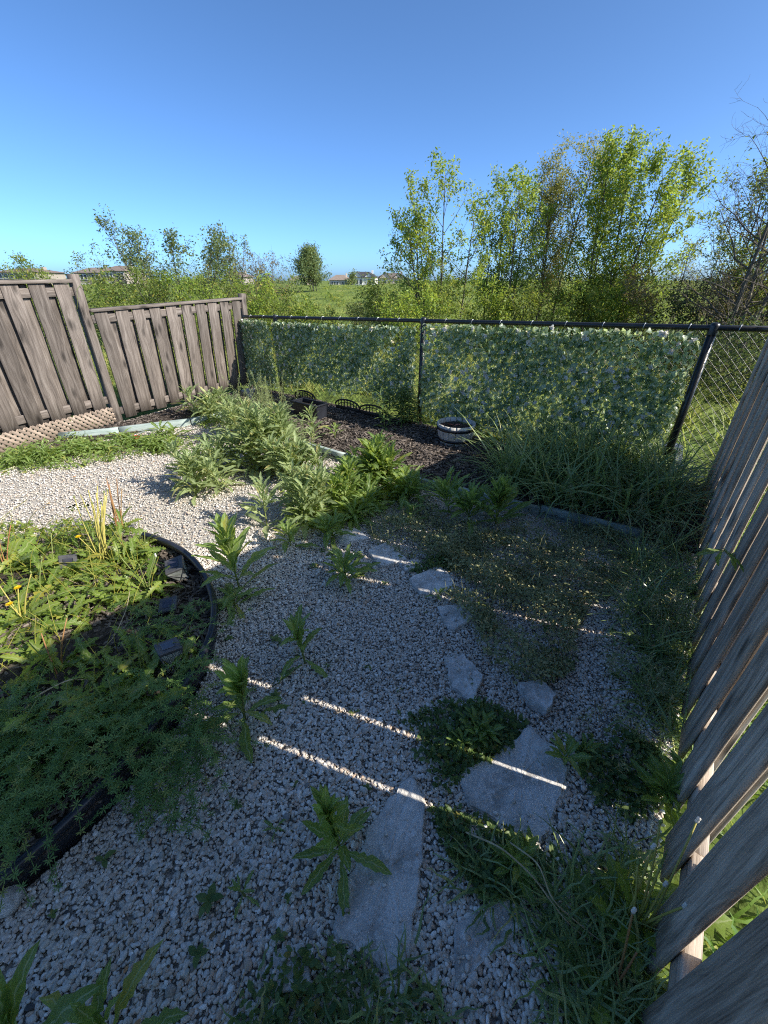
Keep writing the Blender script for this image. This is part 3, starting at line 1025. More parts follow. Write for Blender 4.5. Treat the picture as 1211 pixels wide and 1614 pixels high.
def leafy_weed(label, px, py, H, L, n, seed, mat='weed', broad=False, up=1.0, name='leafy_weed', group='tall leafy weeds growing out of the gravel', tops=1, z=0.0, wid=1.0, spread=.32):
    rng = np.random.default_rng(seed)
    root = thing(name, label, 'weed', on_ground(px, py, z), 0, group)
    fol = MB()
    T = WEEDB if broad else WEED
    for c in range(tops):
        bx, by = (0, 0) if tops == 1 else rng.normal(0, L * spread, 2)
        h = H * (1 if tops == 1 else rng.uniform(.6, 1.0))
        lean = rng.normal(0, .10, 2)
        pts = np.array([[bx + lean[0] * h * t ** 1.3, by + lean[1] * h * t ** 1.3, h * t] for t in np.linspace(0, 1, 6)])
        pts[0, 2] = -.02
        stm = MB(); tube(stm, pts, np.linspace(.007, .003, 6) * (.6 + L), 6, True, rng.uniform())
        stm.build('stem', M['stem'], root)
        t = np.sort(rng.uniform(0, 1, n)) ** .8
        az = np.arange(n) * 2.399 + rng.normal(0, .25, n)
        P = np.stack([np.interp(t, np.linspace(0, 1, 6), pts[:, k]) for k in range(3)], -1)
        ll = L * 1.12 * (1.0 - .45 * t ** 1.4) * rng.uniform(.72, 1.12, n)
        pt = (.40 + 1.0 * t ** .8) * up + rng.normal(0, .2, n)
        if up > 1.5: pt = np.where(t < .25, rng.uniform(.0, .35, n), pt)
        for k in range(4):
            q = np.arange(n) % 4 == k
            sc = np.stack([ll[q], ll[q] * wid, ll[q]], -1)
            scatter(fol, T[k], P[q], az[q], np.clip(pt[q], -.1, 1.45), rng.normal(0, .3, q.sum()), sc, rng.uniform(0, 1, q.sum()))
    fol.build('foliage', M[mat], root)
    return root


W_ = leafy_weed
W_('big pale leafy weed half in sunlight, just right of the black bed edging', 378, 930, .42, .27, 34, 301, 'weed', True, 1.1)
W_('low dark rosette weed drooping from the edge of the black bed edging', 372, 958, .08, .22, 16, 302, 'weed', False, .55)
W_('low leafy weed in the shaded gravel behind the thin light strips', 546, 915, .14, .20, 30, 303, 'weed', False, .95)
W_('slender upright leafy weed in the middle of the shaded gravel', 482, 1048, .24, .20, 24, 304, 'weed', False, 1.6)
W_('broad leaved dark weed beside the black bed edging, lower leaf lying on gravel', 386, 1134, .28, .19, 26, 305, 'weed', True, 1.6)
W_('nearest large leafy weed leaning over the long flagstone', 540, 1350, .30, .17, 36, 306, 'weed', True, 1.6, wid=.85)
W_('bright sunlit leafy clump at the corner of the mulch bed, widest in the row', 592, 768, .34, .30, 30, 307, 'weed', False, 1.15, tops=6)
W_('tallest grey green weed clump left of the mulch bed', 422, 738, .58, .25, 40, 308, 'greyweed', False, 1.0, tops=12, spread=.5)
W_('grey green weed clump alone on the sunlit gravel left of the tall clump', 326, 775, .36, .22, 32, 309, 'greyweed', False, 1.0, tops=7, spread=.45)
W_('grey green weed clump in front of the tall clump, beside yellow moss', 482, 815, .40, .22, 34, 310, 'greyweed', False, 1.05, tops=8, spread=.5)
W_('sunny leafy weed at the foot of the leaning fence panel', 342, 662, .36, .28, 30, 311, 'greyweed', False, .9, tops=6, spread=.5)
W_('shaded upright leafy weed before the painted lumber edging, left of its twin', 722, 818, .24, .28, 30, 312, 'weed', False, 1.2, tops=2)
W_('shaded leafy weed touching the painted lumber edging beside tall grass', 790, 832, .24, .28, 26, 313, 'weed', True, 1.15, tops=2)
W_('small thin weed at the shadow edge between two leafy clumps', 648, 826, .14, .16, 16, 314, 'weed', False, 1.0)
W_('large dark leaves of a weed cut off by the bottom left corner', 70, 1665, .20, .27, 18, 315, 'weed', True, 1.25)
W_('dark narrow weed at the bottom edge beside the corner weed', 196, 1640, .10, .20, 12, 316, 'weed', False, 1.1)
W_('tiny cross shaped seedling in the gravel left of the nearest big weed', 386, 1412, .05, .07, 7, 317, 'weed', False, .6)
W_('tiny seedling with pale leaves below the lower light strip', 436, 1312, .03, .06, 6, 318, 'weed', False, .5)
W_('upright leafy weed at the left edge of the photo above the round bed', -6, 858, .22, .22, 16, 319, 'weed', False, 1.1)
W_('small bright weed in the mulch in front of the black trough', 528, 690, .10, .16, 14, 320, 'weed', False, 1.0, z=.03)
W_('thin weed in the mulch behind the tall clump', 478, 672, .12, .14, 14, 321, 'greyweed', False, 1.0, z=.03)
W_('thin yellowish weed beside the lumber corner', 492, 712, .22, .17, 18, 322, 'greyweed', False, 1.0, z=.03)
W_('sprawling sunlit weed at the shadow edge in front of the bright clump', 556, 815, .14, .20, 26, 323, 'weed', False, .85, tops=6, spread=.7)
W_('leafy weed between the tall clump and the leaning fence panel', 388, 690, .38, .26, 30, 324, 'greyweed', False, 1.0, tops=7, spread=.5)
W_('low weed leaning on the wooden edging under the fence panel', 265, 690, .12, .24, 16, 325, 'weed', False, .7, tops=2)
W_('small leafy weed beside the tilted corner flagstone', 690, 946, .05, .09, 9, 326, 'weed', False, .9)
W_('broad leaved weed at the fence foot among grass near the light gap', 1030, 1262, .14, .14, 24, 327, 'weed', True, .8, tops=3)
W_('mint like broad leaved weed growing over the back of the smooth flagstone', 760, 1170, .07, .10, 16, 328, 'weed', True, .7, tops=5)
W_('small broad leaved weed right of the smooth flagstone', 900, 1185, .06, .11, 12, 329, 'weed', True, .7, tops=2)
W_('broad leaved weed on the dry stems above the pointed flagstone', 795, 1385, .08, .12, 14, 330, 'weed', True, .8, tops=2)
W_('dark leafy weed under the flowered ivy, left of the half barrel', 650, 668, .46, .13, 34, 331, 'mat', True, .5, tops=14, z=.03, spread=1.3)
W_('dark leafy weed at the foot of the middle black post', 715, 662, .40, .12, 28, 332, 'mat', True, .5, tops=8, z=.03, spread=1.0)
W_('small leafy weed right of the half barrel', 775, 715, .12, .14, 14, 333, 'weed', False, 1.0, tops=2, z=.03)

W_('bright leafy weed between the grey green clumps and the bright corner clump', 530, 785, .30, .24, 30, 371, 'weed', False, 1.05, tops=6, spread=.5)
W_('grey green weed filling the gap left of the lumber corner', 462, 765, .42, .24, 34, 372, 'greyweed', False, 1.0, tops=8, spread=.5)
W_('low leafy weed right of the bright corner clump at the shadow edge', 628, 786, .20, .22, 26, 373, 'weed', False, 1.0, tops=4, spread=.5)
W_('narrow grey green weed behind the tall clump near the trough', 450, 690, .42, .22, 30, 374, 'greyweed', False, 1.0, tops=6, spread=.6)
W_('grey green weed at the left foot of the tall clump', 380, 745, .34, .22, 28, 375, 'greyweed', False, .95, tops=6, spread=.6)
W_('yellowing leafy weed at the front of the central weed band', 505, 838, .16, .18, 26, 376, 'weed', False, .95, tops=4, spread=.6)

# low wilted weed clumps along the left strip
for i, (px, py, lab) in enumerate([(20, 735, 'broad flattened weed clump at the left edge under the lattice'), (75, 725, 'second flattened weed clump under the lattice'), (140, 712, 'flattened weed clump at the end of the lattice'), (200, 706, 'flattened weed clump in front of the grey lumber'), (255, 708, 'flattened weed clump at the right end of the left weed strip'), (318, 700, 'small flattened weed tuft on gravel near the lumber edging')]):
    W_(lab, px, py, .10, .21 if i < 5 else .14, 26 if i < 5 else 14, 340 + i, 'weed', False, .55, 'weed_clump', 'flattened weeds along the left fence', 5 if i < 5 else 3, .0, .7)


def feathery(label, px, py, H, k, seed, mat='greyweed', spread=.12, z=0.0, leaf=.02):
    """Many thin upright stems set with tiny narrow leaves."""
    rng = np.random.default_rng(seed)
    root = thing('feathery_weed', label, 'weed', on_ground(px, py, z), 0, 'feathery fine leaved weeds')
    fol = MB()
    for c in range(k):
        b = rng.normal(0, spread * .5, 2); h = H * rng.uniform(.55, 1)
        ln = rng.normal(0, .22, 2)
        t = np.linspace(0, 1, 6)
        pts = np.stack([b[0] + ln[0] * h * t ** 1.5, b[1] + ln[1] * h * t ** 1.5, h * t], -1)
        tube(fol, pts, np.linspace(.0022, .0008, 6), 4, False, .9)
        m = int(h * 330)
        tt = rng.uniform(.12, 1, m)
        P = np.stack([np.interp(tt, t, pts[:, q]) for q in range(3)], -1) + rng.normal(0, .010, (m, 3)) * (1.3 - tt)[:, None] * 2
        needle_add(fol, P, rng.uniform(0, 2 * pi, m), rng.uniform(0, 1.2, m), leaf * rng.uniform(.6, 1.3, m), rng.uniform(0, 1, m))
    fol.build('foliage', M[mat], root)


feathery('pale feathery seeded weed at the foot of the left ivy panel', 412, 648, .55, 34, 361, 'greyweed', .4)
feathery('tall feathery weed against the far end of the right fence', 1065, 800, .42, 40, 362, 'mat2', .45, .03)
feathery('feathery weed sprawling at the right fence beside tall grass', 1020, 850, .34, 40, 363, 'mat2', .45)
feathery('feathery weed in front of the lattice of the sparse ivy panel', 705, 665, .75, 22, 364, 'greyweed', .35, .03)
feathery('feathery weed halfway along the right fence foot', 1085, 1015, .26, 26, 365, 'mat2', .25)
feathery('yellow green feathery weed behind the tall grey green clump', 460, 700, .34, 26, 366, 'greyweed', .3)
feathery('feathery low weed by the right fence above the broad leaved weed', 1055, 1130, .2, 30, 367, 'mat2', .3)


# dandelions
def flower_mesh(mb, c, r, rng, up=(0, 0, 1)):
    for ring, k in ((1.0, 22), (.72, 16), (.42, 10)):
        az = np.arange(k) * 2 * pi / k + rng.uniform(0, 1)
        needle_add(mb, np.repeat(np.asarray(c)[None], k, 0), az, .35 + (1 - ring) * 1.2, r * (.5 + .5 * ring) * np.stack([np.ones(k), np.full(k, 1.1), np.ones(k)], -1), rng.uniform(0, 1, k))


def dandelion(label, px, py, nl, L, stalks, seed, z=.06, stem='stem', flat=.6):
    """stalks: (azimuth deg, lean, height, head) - head is 'flower', 'bud', 'seed' or None."""
    rng = np.random.default_rng(seed)
    root = thing('dandelion', label, 'dandelion', on_ground(px, py, z), 0, 'dandelions in the beds')
    fol = MB()
    az = np.arange(nl) * 2.399 + rng.normal(0, .3, nl)
    for k in range(3):
        q = np.arange(nl) % 3 == k
        m = q.sum()
        scatter(fol, DAND[k], rng.normal(0, .02, (m, 3)) * [1, 1, .3], az[q], flat + rng.normal(0, .28, m), rng.normal(0, .35, m), L * rng.uniform(.65, 1.15, m), rng.uniform(0, 1, m))
    fol.build('leaf_rosette', M['dandelion'], root)
    for (a, ln, h, head) in stalks:
        a = R(a)
        t = np.linspace(0, 1, 8)
        cv = rng.normal(0, .15)
        r_ = ln * h * t ** 1.3
        pts = np.stack([r_ * np.cos(a + cv * t), r_ * np.sin(a + cv * t), h * t * (1 - .12 * ln * t)], -1) + np.append(rng.normal(0, .012, 2), 0)
        mb = MB(); tube(mb, pts, np.linspace(.0034, .0024, 8), 6, True, rng.uniform())
        st = mb.build('flower_stalk', M[stem], root)
        c = pts[-1]
        if head == 'flower':
            mb = MB(); flower_mesh(mb, c, .019, rng); mb.build('flower_head', M['yellow'], st)
        elif head in ('bud', 'seed'):
            mb = MB()
            lathe(mb, [(.0005, -.002), (.0042, .0), (.0048, .005), (.0036, .011), (.001, .016)], 8, c)
            if head == 'seed': lathe(mb, [(.0034, .010), (.0048, .014), (.0042, .019), (.001, .022)], 8, c)
            mb.build('flower_head', M['petal' if head == 'seed' else 'stem'], st)


RS = lambda rng, n, h, sp, heads: [(rng.uniform(0, 360), rng.uniform(0, sp), h * rng.uniform(.6, 1.1), heads[rng.integers(len(heads))]) for _ in range(n)]
rg = np.random.default_rng(77)
dandelion('sunlit dandelion with a tall fan of yellow stalks and one open yellow flower', 165, 885, 26, .24, [(70, .35, .36, None), (80, .5, .4, 'bud'), (60, .3, .42, None), (95, .45, .4, 'bud'), (110, .6, .36, None), (75, .2, .38, 'bud'), (120, .55, .4, None), (240, .25, .22, 'flower'), (100, .2, .44, None), (60, .1, .4, None), (140, .4, .4, 'bud'), (50, .35, .42, None), (85, .28, .45, None), (30, .2, .4, 'bud'), (105, .5, .44, None)], 401, stem='ystem')
dandelion('dandelion with reddish bare stalks against the sunlit gravel', 190, 835, 12, .18, [(70, .15, .34, None), (80, .2, .36, None), (100, .25, .32, None), (60, .1, .30, None), (120, .3, .36, None), (40, .25, .3, None)], 402, stem='redstem')
dandelion('sunlit dandelion with large toothed leaves near the black square light cap', 232, 930, 16, .22, [(200, .3, .24, 'bud'), (300, .2, .2, 'bud'), (20, .4, .22, 'seed')], 403)
dandelion('dandelion with an orange yellow flower at the left edge of the sunlit bed', 40, 985, 22, .22, [(90, .35, .2, 'flower'), (200, .2, .14, 'flower'), (150, .5, .26, None), (60, .4, .28, 'bud')], 404, stem='ystem')
dandelion('dandelion with two red curving stalks at the shadow line of the round bed', 95, 1062, 14, .2, [(120, .3, .22, None), (20, .3, .2, None), (80, .5, .24, 'bud')], 405, stem='redstem')
dandelion('shaded dandelion with upright dark leaves in the middle of the round bed', 180, 1140, 16, .22, [(80, .1, .22, None), (130, .2, .2, 'bud')], 406, flat=.95)
dandelion('shaded dandelion with pale buds in front of the glass lantern', 226, 1062, 12, .2, [(100, .1, .24, 'bud'), (60, .2, .22, 'bud'), (150, .15, .2, None)], 407, flat=.9)
dandelion('sunlit dandelion clump at the far left of the round bed', 15, 905, 26, .24, [(80, .2, .3, None), (120, .3, .26, None), (60, .4, .3, 'bud')], 408, stem='redstem')
dandelion('broad leaved dandelion in deep shade at the left edge', 20, 1185, 18, .26, [(30, .6, .2, None)], 409, flat=.6)
dandelion('low sunlit dandelion between the stalk fan and the bed edging', 225, 872, 22, .18, [(80, .3, .2, None), (30, .2, .16, None)], 410)
dandelion('sunlit dandelion beside the black lantern head', 95, 905, 26, .2, [(70, .3, .26, None)], 411)
dandelion('flat sunlit dandelion in the middle of the round bed', 70, 940, 24, .18, [(90, .4, .22, 'bud')], 412, flat=.4)
dandelion('tall budding dandelion at the foot of the right fence with one small yellow flower', 1000, 1470, 20, .2, [(100, .12, .36, 'seed'), (80, .25, .40, 'bud'), (130, .2, .30, 'bud'), (60, .3, .42, 'seed'), (20, .25, .26, 'flower'), (160, .1, .34, 'bud'), (280, .12, .30, 'seed'), (50, .15, .24, 'seed')], 413, z=0, flat=.85, stem='ystem')
dandelion('dandelion with drooping stalks at the bottom edge beside the fence', 965, 1560, 14, .18, [(110, .2, .3, 'seed'), (40, .2, .2, 'bud')], 414, z=0, stem='redstem')


# ------------------------------------------------------------------ mats, grasses (uncountable)
def oval_mat(name, polys, seed, mat, hmax, leaf):
    rng = np.random.default_rng(seed)
    mb = MB()
    for poly, n in polys:
        poly = gpoly(poly)
        # stems wander through the mat
        S = sample(rng, poly, n)
        c = poly.mean(0)
        edge = np.linalg.norm(S - c, axis=1); edge = 1 - edge / (edge.max() + 1e-6)
        hh = hmax * (.35 + .9 * np.sqrt(np.clip(edge, 0, 1))) * (.6 + .4 * np.sin(S[:, 0] * 13) * np.sin(S[:, 1] * 11))
        den = .8 * np.sin(S[:, 0] * 5.1 + 2) * np.sin(S[:, 1] * 4.3 + 1) + np.sin(S[:, 0] * 9 + 1) * np.sin(S[:, 1] * 10 + 2) + .6 * np.sin(S[:, 0] * 23 + S[:, 1] * 17)
        keep = rng.uniform(-1.3, 1.0, n) < den + .45 * edge
        S, hh = S[keep], hh[keep]; m = len(S)
        z = hh * rng.uniform(0.02, 1, m) ** .7
        for k in range(2):
            q = np.arange(m) % 2 == k
            scatter(mb, OVAL[k], np.column_stack([S[q], z[q]]), rng.uniform(0, 2 * pi, q.sum()), rng.normal(.3, .5, q.sum()), rng.normal(0, .5, q.sum()), leaf * rng.uniform(.6, 1.5, q.sum()), rng.uniform(0, 1, q.sum()))
        # upright thin stems
        T = S[rng.integers(0, m, max(6, m // 40))]
        for p in T:
            h = hmax * rng.uniform(.7, 1.5)
            ln = rng.normal(0, .3, 2) * h
            tube(mb, [[p[0], p[1], 0], [p[0] + ln[0] * .4, p[1] + ln[1] * .4, h * .6], [p[0] + ln[0], p[1] + ln[1], h]], .0011, 3, False, .8)
    o = mb.build(name, M[mat])
    return tag(o, kind='stuff')


oval_mat('ground_cover', [
    ([(690, 880), (760, 845), (860, 825), (960, 840), (1005, 880), (985, 930), (930, 960), (905, 1000), (905, 1060), (850, 1090), (800, 1075), (765, 1040), (745, 1005), (765, 965), (730, 935)], 21000),
    ([(575, 835), (650, 800), (720, 830), (760, 850), (740, 900), (690, 890), (640, 880), (600, 870)], 5000),
    ([(720, 900), (780, 930), (770, 1010), (730, 985), (700, 940)], 2200)], 501, 'mat2', .14, .018)
oval_mat('creeping_weeds', [
    ([(630, 1130), (700, 1110), (770, 1110), (830, 1140), (800, 1190), (740, 1215), (700, 1260), (660, 1200)], 2400),
    ([(680, 1270), (740, 1285), (800, 1310), (850, 1345), (880, 1380), (820, 1420), (760, 1420), (720, 1370), (690, 1320)], 1900),
    ([(380, 1560), (450, 1500), (540, 1500), (640, 1545), (720, 1614), (700, 1720), (350, 1720)], 700),
    ([(900, 1190), (960, 1150), (1040, 1180), (1060, 1250), (990, 1300), (930, 1260)], 1800),
    ([(640, 895), (700, 880), (720, 900), (650, 905)], 500)], 502, 'mat', .06, .021)
oval_mat('bed_weeds', [
    ([(-60, 850), (0, 835), (60, 828), (130, 828), (200, 838), (250, 866), (255, 885), (225, 915), (180, 940), (90, 955), (-60, 965)], 6500),
    ([(0, 960), (90, 950), (140, 1000), (60, 1040), (0, 1060)], 3000),
    ([(0, 1130), (120, 1080), (250, 1060), (300, 1000), (320, 1040), (290, 1130), (150, 1180), (0, 1220)], 3000)], 503, 'dandelion', .10, .028)
oval_mat('strip_weeds', [
    ([(0, 700), (100, 690), (200, 690), (300, 690), (310, 712), (220, 722), (100, 742), (0, 752)], 5000),
    ([(430, 780), (520, 780), (640, 770), (650, 800), (560, 830), (480, 835)], 3000),
    ([(310, 640), (400, 650), (430, 690), (360, 700), (300, 670)], 2600)], 504, 'weed', .09, .03)


def weed_tangle():
    """Overlapping toothed leaves and bent stalks of the overgrown round bed."""
    rng = np.random.default_rng(88)
    fol = MB()
    for poly, n, L in ((gpoly([(-80, 850), (0, 828), (130, 822), (210, 838), (250, 872), (215, 905), (200, 960), (150, 1010), (120, 1050), (-80, 1075)]), 430, .17),
                       (gpoly([(180, 900), (260, 905), (260, 960), (200, 1000), (150, 960)]), 80, .15),
                       (gpoly([(-80, 1080), (120, 1050), (250, 1040), (300, 1000), (310, 1080), (230, 1160), (-80, 1210)]), 130, .16)):
        P = sample(rng, poly, n)
        P = P[np.hypot(P[:, 0] - BED_C[0], P[:, 1] - BED_C[1]) < BED_R - .05]; n = len(P)
        for k in range(3):
            q = np.arange(n) % 3 == k; m = q.sum()
            scatter(fol, DAND[k], np.column_stack([P[q], rng.uniform(.06, .13, m)]), rng.uniform(0, 2 * pi, m), rng.normal(.55, .35, m), rng.normal(0, .5, m), L * rng.uniform(.4, 1.2, m), rng.uniform(0, 1, m))
        for p in P[rng.integers(0, n, n // 3)]:
            h = rng.uniform(.12, .30); ln = rng.normal(0, .45, 2) * h
            t = np.linspace(0, 1, 5)
            tube(fol, np.stack([p[0] + ln[0] * t ** 1.4, p[1] + ln[1] * t ** 1.4, .06 + h * t * (1 - .2 * t)], -1), np.linspace(.0022, .0014, 5), 4, False, 1.0)
    tag(fol.build('weed_tangle', M['dandelion']), kind='stuff')


weed_tangle()


def litter():
    rng = np.random.default_rng(89)
    mb = MB()
    P = sample(rng, np.array([[-3.5, .2], [1.6, .2], [2.2, 3.0], [-.5, 4.0], [-3.8, 4.4]]), 420)
    P = P[np.hypot(P[:, 0] - BED_C[0], P[:, 1] - BED_C[1]) > BED_R + .05]; n = len(P)
    scatter(mb, OVAL[0], np.column_stack([P, rng.uniform(.012, .02, n)]), rng.uniform(0, 6.28, n), rng.normal(.1, .2, n), rng.normal(0, .5, n), rng.uniform(.008, .030, n), rng.uniform(0, 1, n))
    for p in P[:70]:
        a = rng.uniform(0, 6.28); L = rng.uniform(.03, .14)
        tube(mb, [[p[0], p[1], .016], [p[0] + L * .5 * math.cos(a), p[1] + L * .5 * math.sin(a), .022], [p[0] + L * math.cos(a + .3), p[1] + L * math.sin(a + .3), .016]], .0012, 4, True, .8)
    tag(mb.build('leaf_litter', leaf_mat('dry_litter', (.10, .065, .035), (.34, .26, .15), (.4, .3, .15), .15, .8)), kind='stuff')
    # small sprouts dotted over the gravel
    mb = MB()
    P = sample(rng, np.array([[-1.0, .2], [1.2, .2], [2.2, 2.8], [-.3, 3.4], [-.8, 1.5]]), 90)
    for p in P:
        m = rng.integers(3, 7); L = rng.uniform(.012, .04)
        scatter(mb, OVAL[1], np.repeat([[p[0], p[1], .012]], m, 0), np.arange(m) * 2.4 + rng.uniform(0, 6), rng.normal(.6, .2, m), rng.normal(0, .3, m), L * rng.uniform(.7, 1.2, m), rng.uniform(0, 1, m))
    tag(mb.build('gravel_sprouts', M['mat']), kind='stuff')



    mb = MB()
    tmv = ico(1)
    for lb, px in STONES:
        pl = gpoly(px); P = sample(rng, pl, 16)
        c = pl.mean(0); P = c + (P - c) * rng.uniform(.9, 1.12, (16, 1))
        r = rng.uniform(.003, .0075, 16)
        scatter(mb, tmv, np.column_stack([P, .020 + r * .5]), rng.uniform(0, 6.28, 16), rng.normal(0, .2, 16), rng.normal(0, .2, 16), np.stack([r * 1.4, r, r * .7], -1), rng.uniform(.1, .8, 16))
    tag(mb.build('loose_pebbles', M['pebble']), kind='stuff')
litter()


def cleavers():
    rng = np.random.default_rng(61)
    mb = MB()
    poly = gpoly([(-30, 1170), (60, 1150), (150, 1160), (240, 1130), (300, 1090), (330, 1120), (340, 1190), (290, 1250), (230, 1290), (170, 1320), (100, 1385), (40, 1430), (-40, 1450)])
    poly2 = gpoly([(230, 1000), (300, 960), (350, 900), (330, 1040), (290, 1080)])
    for pl, k in ((poly, 330), (poly2, 40)):
        S = sample(rng, pl, k)
        ra = np.hypot(S[:, 0] - BED_C[0], S[:, 1] - BED_C[1])
        an = np.degrees(np.arctan2(S[:, 1] - BED_C[1], S[:, 0] - BED_C[0]))
        S = S[(ra < BED_R - .10) | ((an > -24) & (an < -4) & (ra < BED_R + .22))]
        for p in S:
            L = rng.uniform(.12, .26); a = rng.uniform(0, 2 * pi) if rng.uniform() < .5 else rng.normal(-.6, .7)
            t = np.linspace(0, 1, 8)
            z0 = .06 if np.hypot(*(p - BED_C)) < BED_R else .03
            h = rng.uniform(.04, .17); stone_t = rng.uniform(0, 1)
            pts = np.stack([p[0] + L * t * np.cos(a + rng.normal(0, .4) * t), p[1] + L * t * np.sin(a + rng.normal(0, .4) * t), z0 + h * np.sin(pi * (.15 + .6 * t))], -1)
            tube(mb, pts, .0011, 3, False, .7)
            for q in range(1, 8):
                m = 7
                needle_add(mb, np.repeat(pts[q][None], m, 0), np.arange(m) * 2 * pi / m + rng.uniform(0, 1), rng.normal(.15, .25, m), (.023 - .0010 * q) * rng.uniform(.8, 1.2, m), np.clip(stone_t + rng.normal(0, .15), 0, 1))
    # long trailing stems reaching up over the edging
    for p, q in (((250, 1120), (395, 960)), ((225, 1150), (380, 930)), ((330, 1180), (400, 1085)), ((240, 1090), (330, 955))):
        a = on_ground(*p, .08); b = on_ground(*q, .16)
        t = np.linspace(0, 1, 10)
        pts = a + (b - a) * t[:, None] + np.array([0, 0, .06]) * np.sin(pi * t)[:, None]
        tube(mb, pts, .0013, 4, False, .8)
        for k in range(2, 10):
            m = 7
            needle_add(mb, np.repeat(pts[k][None], m, 0), np.arange(m) * 2 * pi / m, rng.normal(.1, .2, m), .018 * rng.uniform(.8, 1.2, m), rng.uniform(0, 1))
    tag(mb.build('cleavers_mat', M['cleaver']), kind='stuff')


cleavers()


def blades(name, polys, seed, mat, wmul=1.0, kind='stuff'):
    rng = np.random.default_rng(seed)
    mb = MB()
    for poly, n, L, up, z in polys:
        P = sample(rng, poly, n)
        # clumping
        c = sample(rng, poly, max(3, n // 40))
        w = rng.integers(0, len(c), n)
        P = np.where(rng.uniform(size=(n, 1)) < .7, c[w] + rng.normal(0, .035, (n, 2)), P)
        zz = np.full(n, z) if np.isscalar(z) else z(P[:, 0], P[:, 1])
        az = rng.uniform(0, 2 * pi, n)
        ll = L * rng.uniform(.5, 1.15, n)
        for k in range(4):
            q = np.arange(n) % 4 == k
            m = q.sum()
            sc = np.stack([ll[q], np.full(m, .32 * wmul) * rng.uniform(.7, 1.3, m), ll[q]], -1)
            scatter(mb, BLADE[k], np.column_stack([P[q], zz[q]]), az[q], np.clip(up + rng.normal(0, .22, m), .1, 1.5), rng.normal(0, .4, m), sc, rng.uniform(0, 1, m))
    return tag(mb.build(name, M[mat]), kind=kind)


blades('tall_grass', [
    (gpoly([(770, 770), (800, 725), (880, 715), (1000, 735), (1060, 790), (1030, 835), (960, 830), (860, 800)]), 2300, .66, 1.05, .03)], 601, 'grass', 1.3)
blades('fence_grass', [
    (gpoly([(985, 880), (1080, 850), (1105, 930), (1090, 1000), (1010, 1010), (985, 950)]), 520, .36, .95, 0),
    (gpoly([(1010, 1010), (1090, 1000), (1080, 1120), (1060, 1190), (1010, 1190), (1000, 1080)]), 480, .24, .8, 0),
    (gpoly([(880, 1360), (960, 1330), (1030, 1330), (1015, 1480), (960, 1614), (900, 1600), (870, 1480)]), 380, .20, .95, 0),
    (gpoly([(960, 1614), (1020, 1500), (1000, 1720), (900, 1720)]), 300, .2, 1.0, 0),
    (gpoly([(720, 1350), (800, 1370), (820, 1430), (760, 1440)]), 120, .16, .8, .01),
    (gpoly([(560, 1570), (700, 1570), (720, 1680), (540, 1680)]), 110, .14, .9, 0),
    (gpoly([(380, 1580), (560, 1540), (560, 1680), (380, 1680)]), 90, .10, .7, 0)], 602, 'grass', .7)
lawn_poly = np.array([yard(-1.2, -.5)[:2], yard(4.6, -.5)[:2], yard(4.6, -3.5)[:2], yard(-1.2, -2.2)[:2]])
blades('lawn_grass', [(lawn_poly, 15000, .17, 1.1, lambda x, y: land(x, y))], 603, 'lawn', 1.0)
mead = np.array([yard(4.35, -6)[:2], yard(4.35, 6.2)[:2], yard(1.9, 6.2)[:2], yard(4, 14)[:2], yard(12, 12)[:2], yard(14, -8)[:2]])
blades('meadow_grass', [(mead, 26000, .46, 1.2, lambda x, y: land(x, y))], 604, 'meadow', 1.6)
far = np.array([[-14, 14], [14, 14], [30, 45], [-30, 45]])
blades('field_grass', [(far, 14000, .55, 1.2, lambda x, y: land(x, y))], 605, 'meadow', 6.0)

# dry stalks lying across the foreground
def straw(label, pts, r, seed):
    P = np.array([on_ground(x, y, z) for x, y, z in pts])
    t = np.linspace(0, 1, len(P)); tt = np.linspace(0, 1, len(P) * 5)
    Q = np.stack([np.interp(tt, t, P[:, k]) for k in range(3)], -1)
    for _ in range(3): Q[1:-1] = (Q[:-2] + Q[1:-1] * 2 + Q[2:]) / 4
    o = P[0].copy(); o[2] = 0
    mb = MB(); tube(mb, Q - o, np.linspace(r, r * .5, len(Q)), 6)
    ob = mb.build('dry_stalk', M['straw'], loc=o)
    tag(ob, label, 'dry stalk', 'dry stalks lying in the weeds')


straw('pale dry stalk arching from the fence weeds over the gravel', [(735, 1312, .06), (790, 1335, .12), (840, 1380, .12), (890, 1450, .08), (925, 1480, .04)], .003, 1)
straw('second dry stalk crossing the right weeds lower down', [(800, 1325, .08), (850, 1360, .14), (870, 1420, .14), (935, 1475, .06), (990, 1510, .04)], .0025, 2)
straw('pinkish dry stalk lying in the shaded round bed', [(38, 1120, .10), (60, 1095, .13), (110, 1070, .14), (150, 1072, .1)], .004, 3)
straw('thin dry stalk arching beside the dandelion at the shadow line', [(155, 1030, .08), (180, 1005, .16), (200, 960, .2), (205, 930, .2)], .0025, 4)
straw('long dry stalk lying across the sunlit bed', [(70, 915, .1), (100, 910, .13), (145, 930, .1)], .0025, 5)
straw('thin dry stalk at the bottom edge of the gravel', [(345, 1620, .01), (370, 1580, .02), (390, 1520, .015)], .0022, 6)

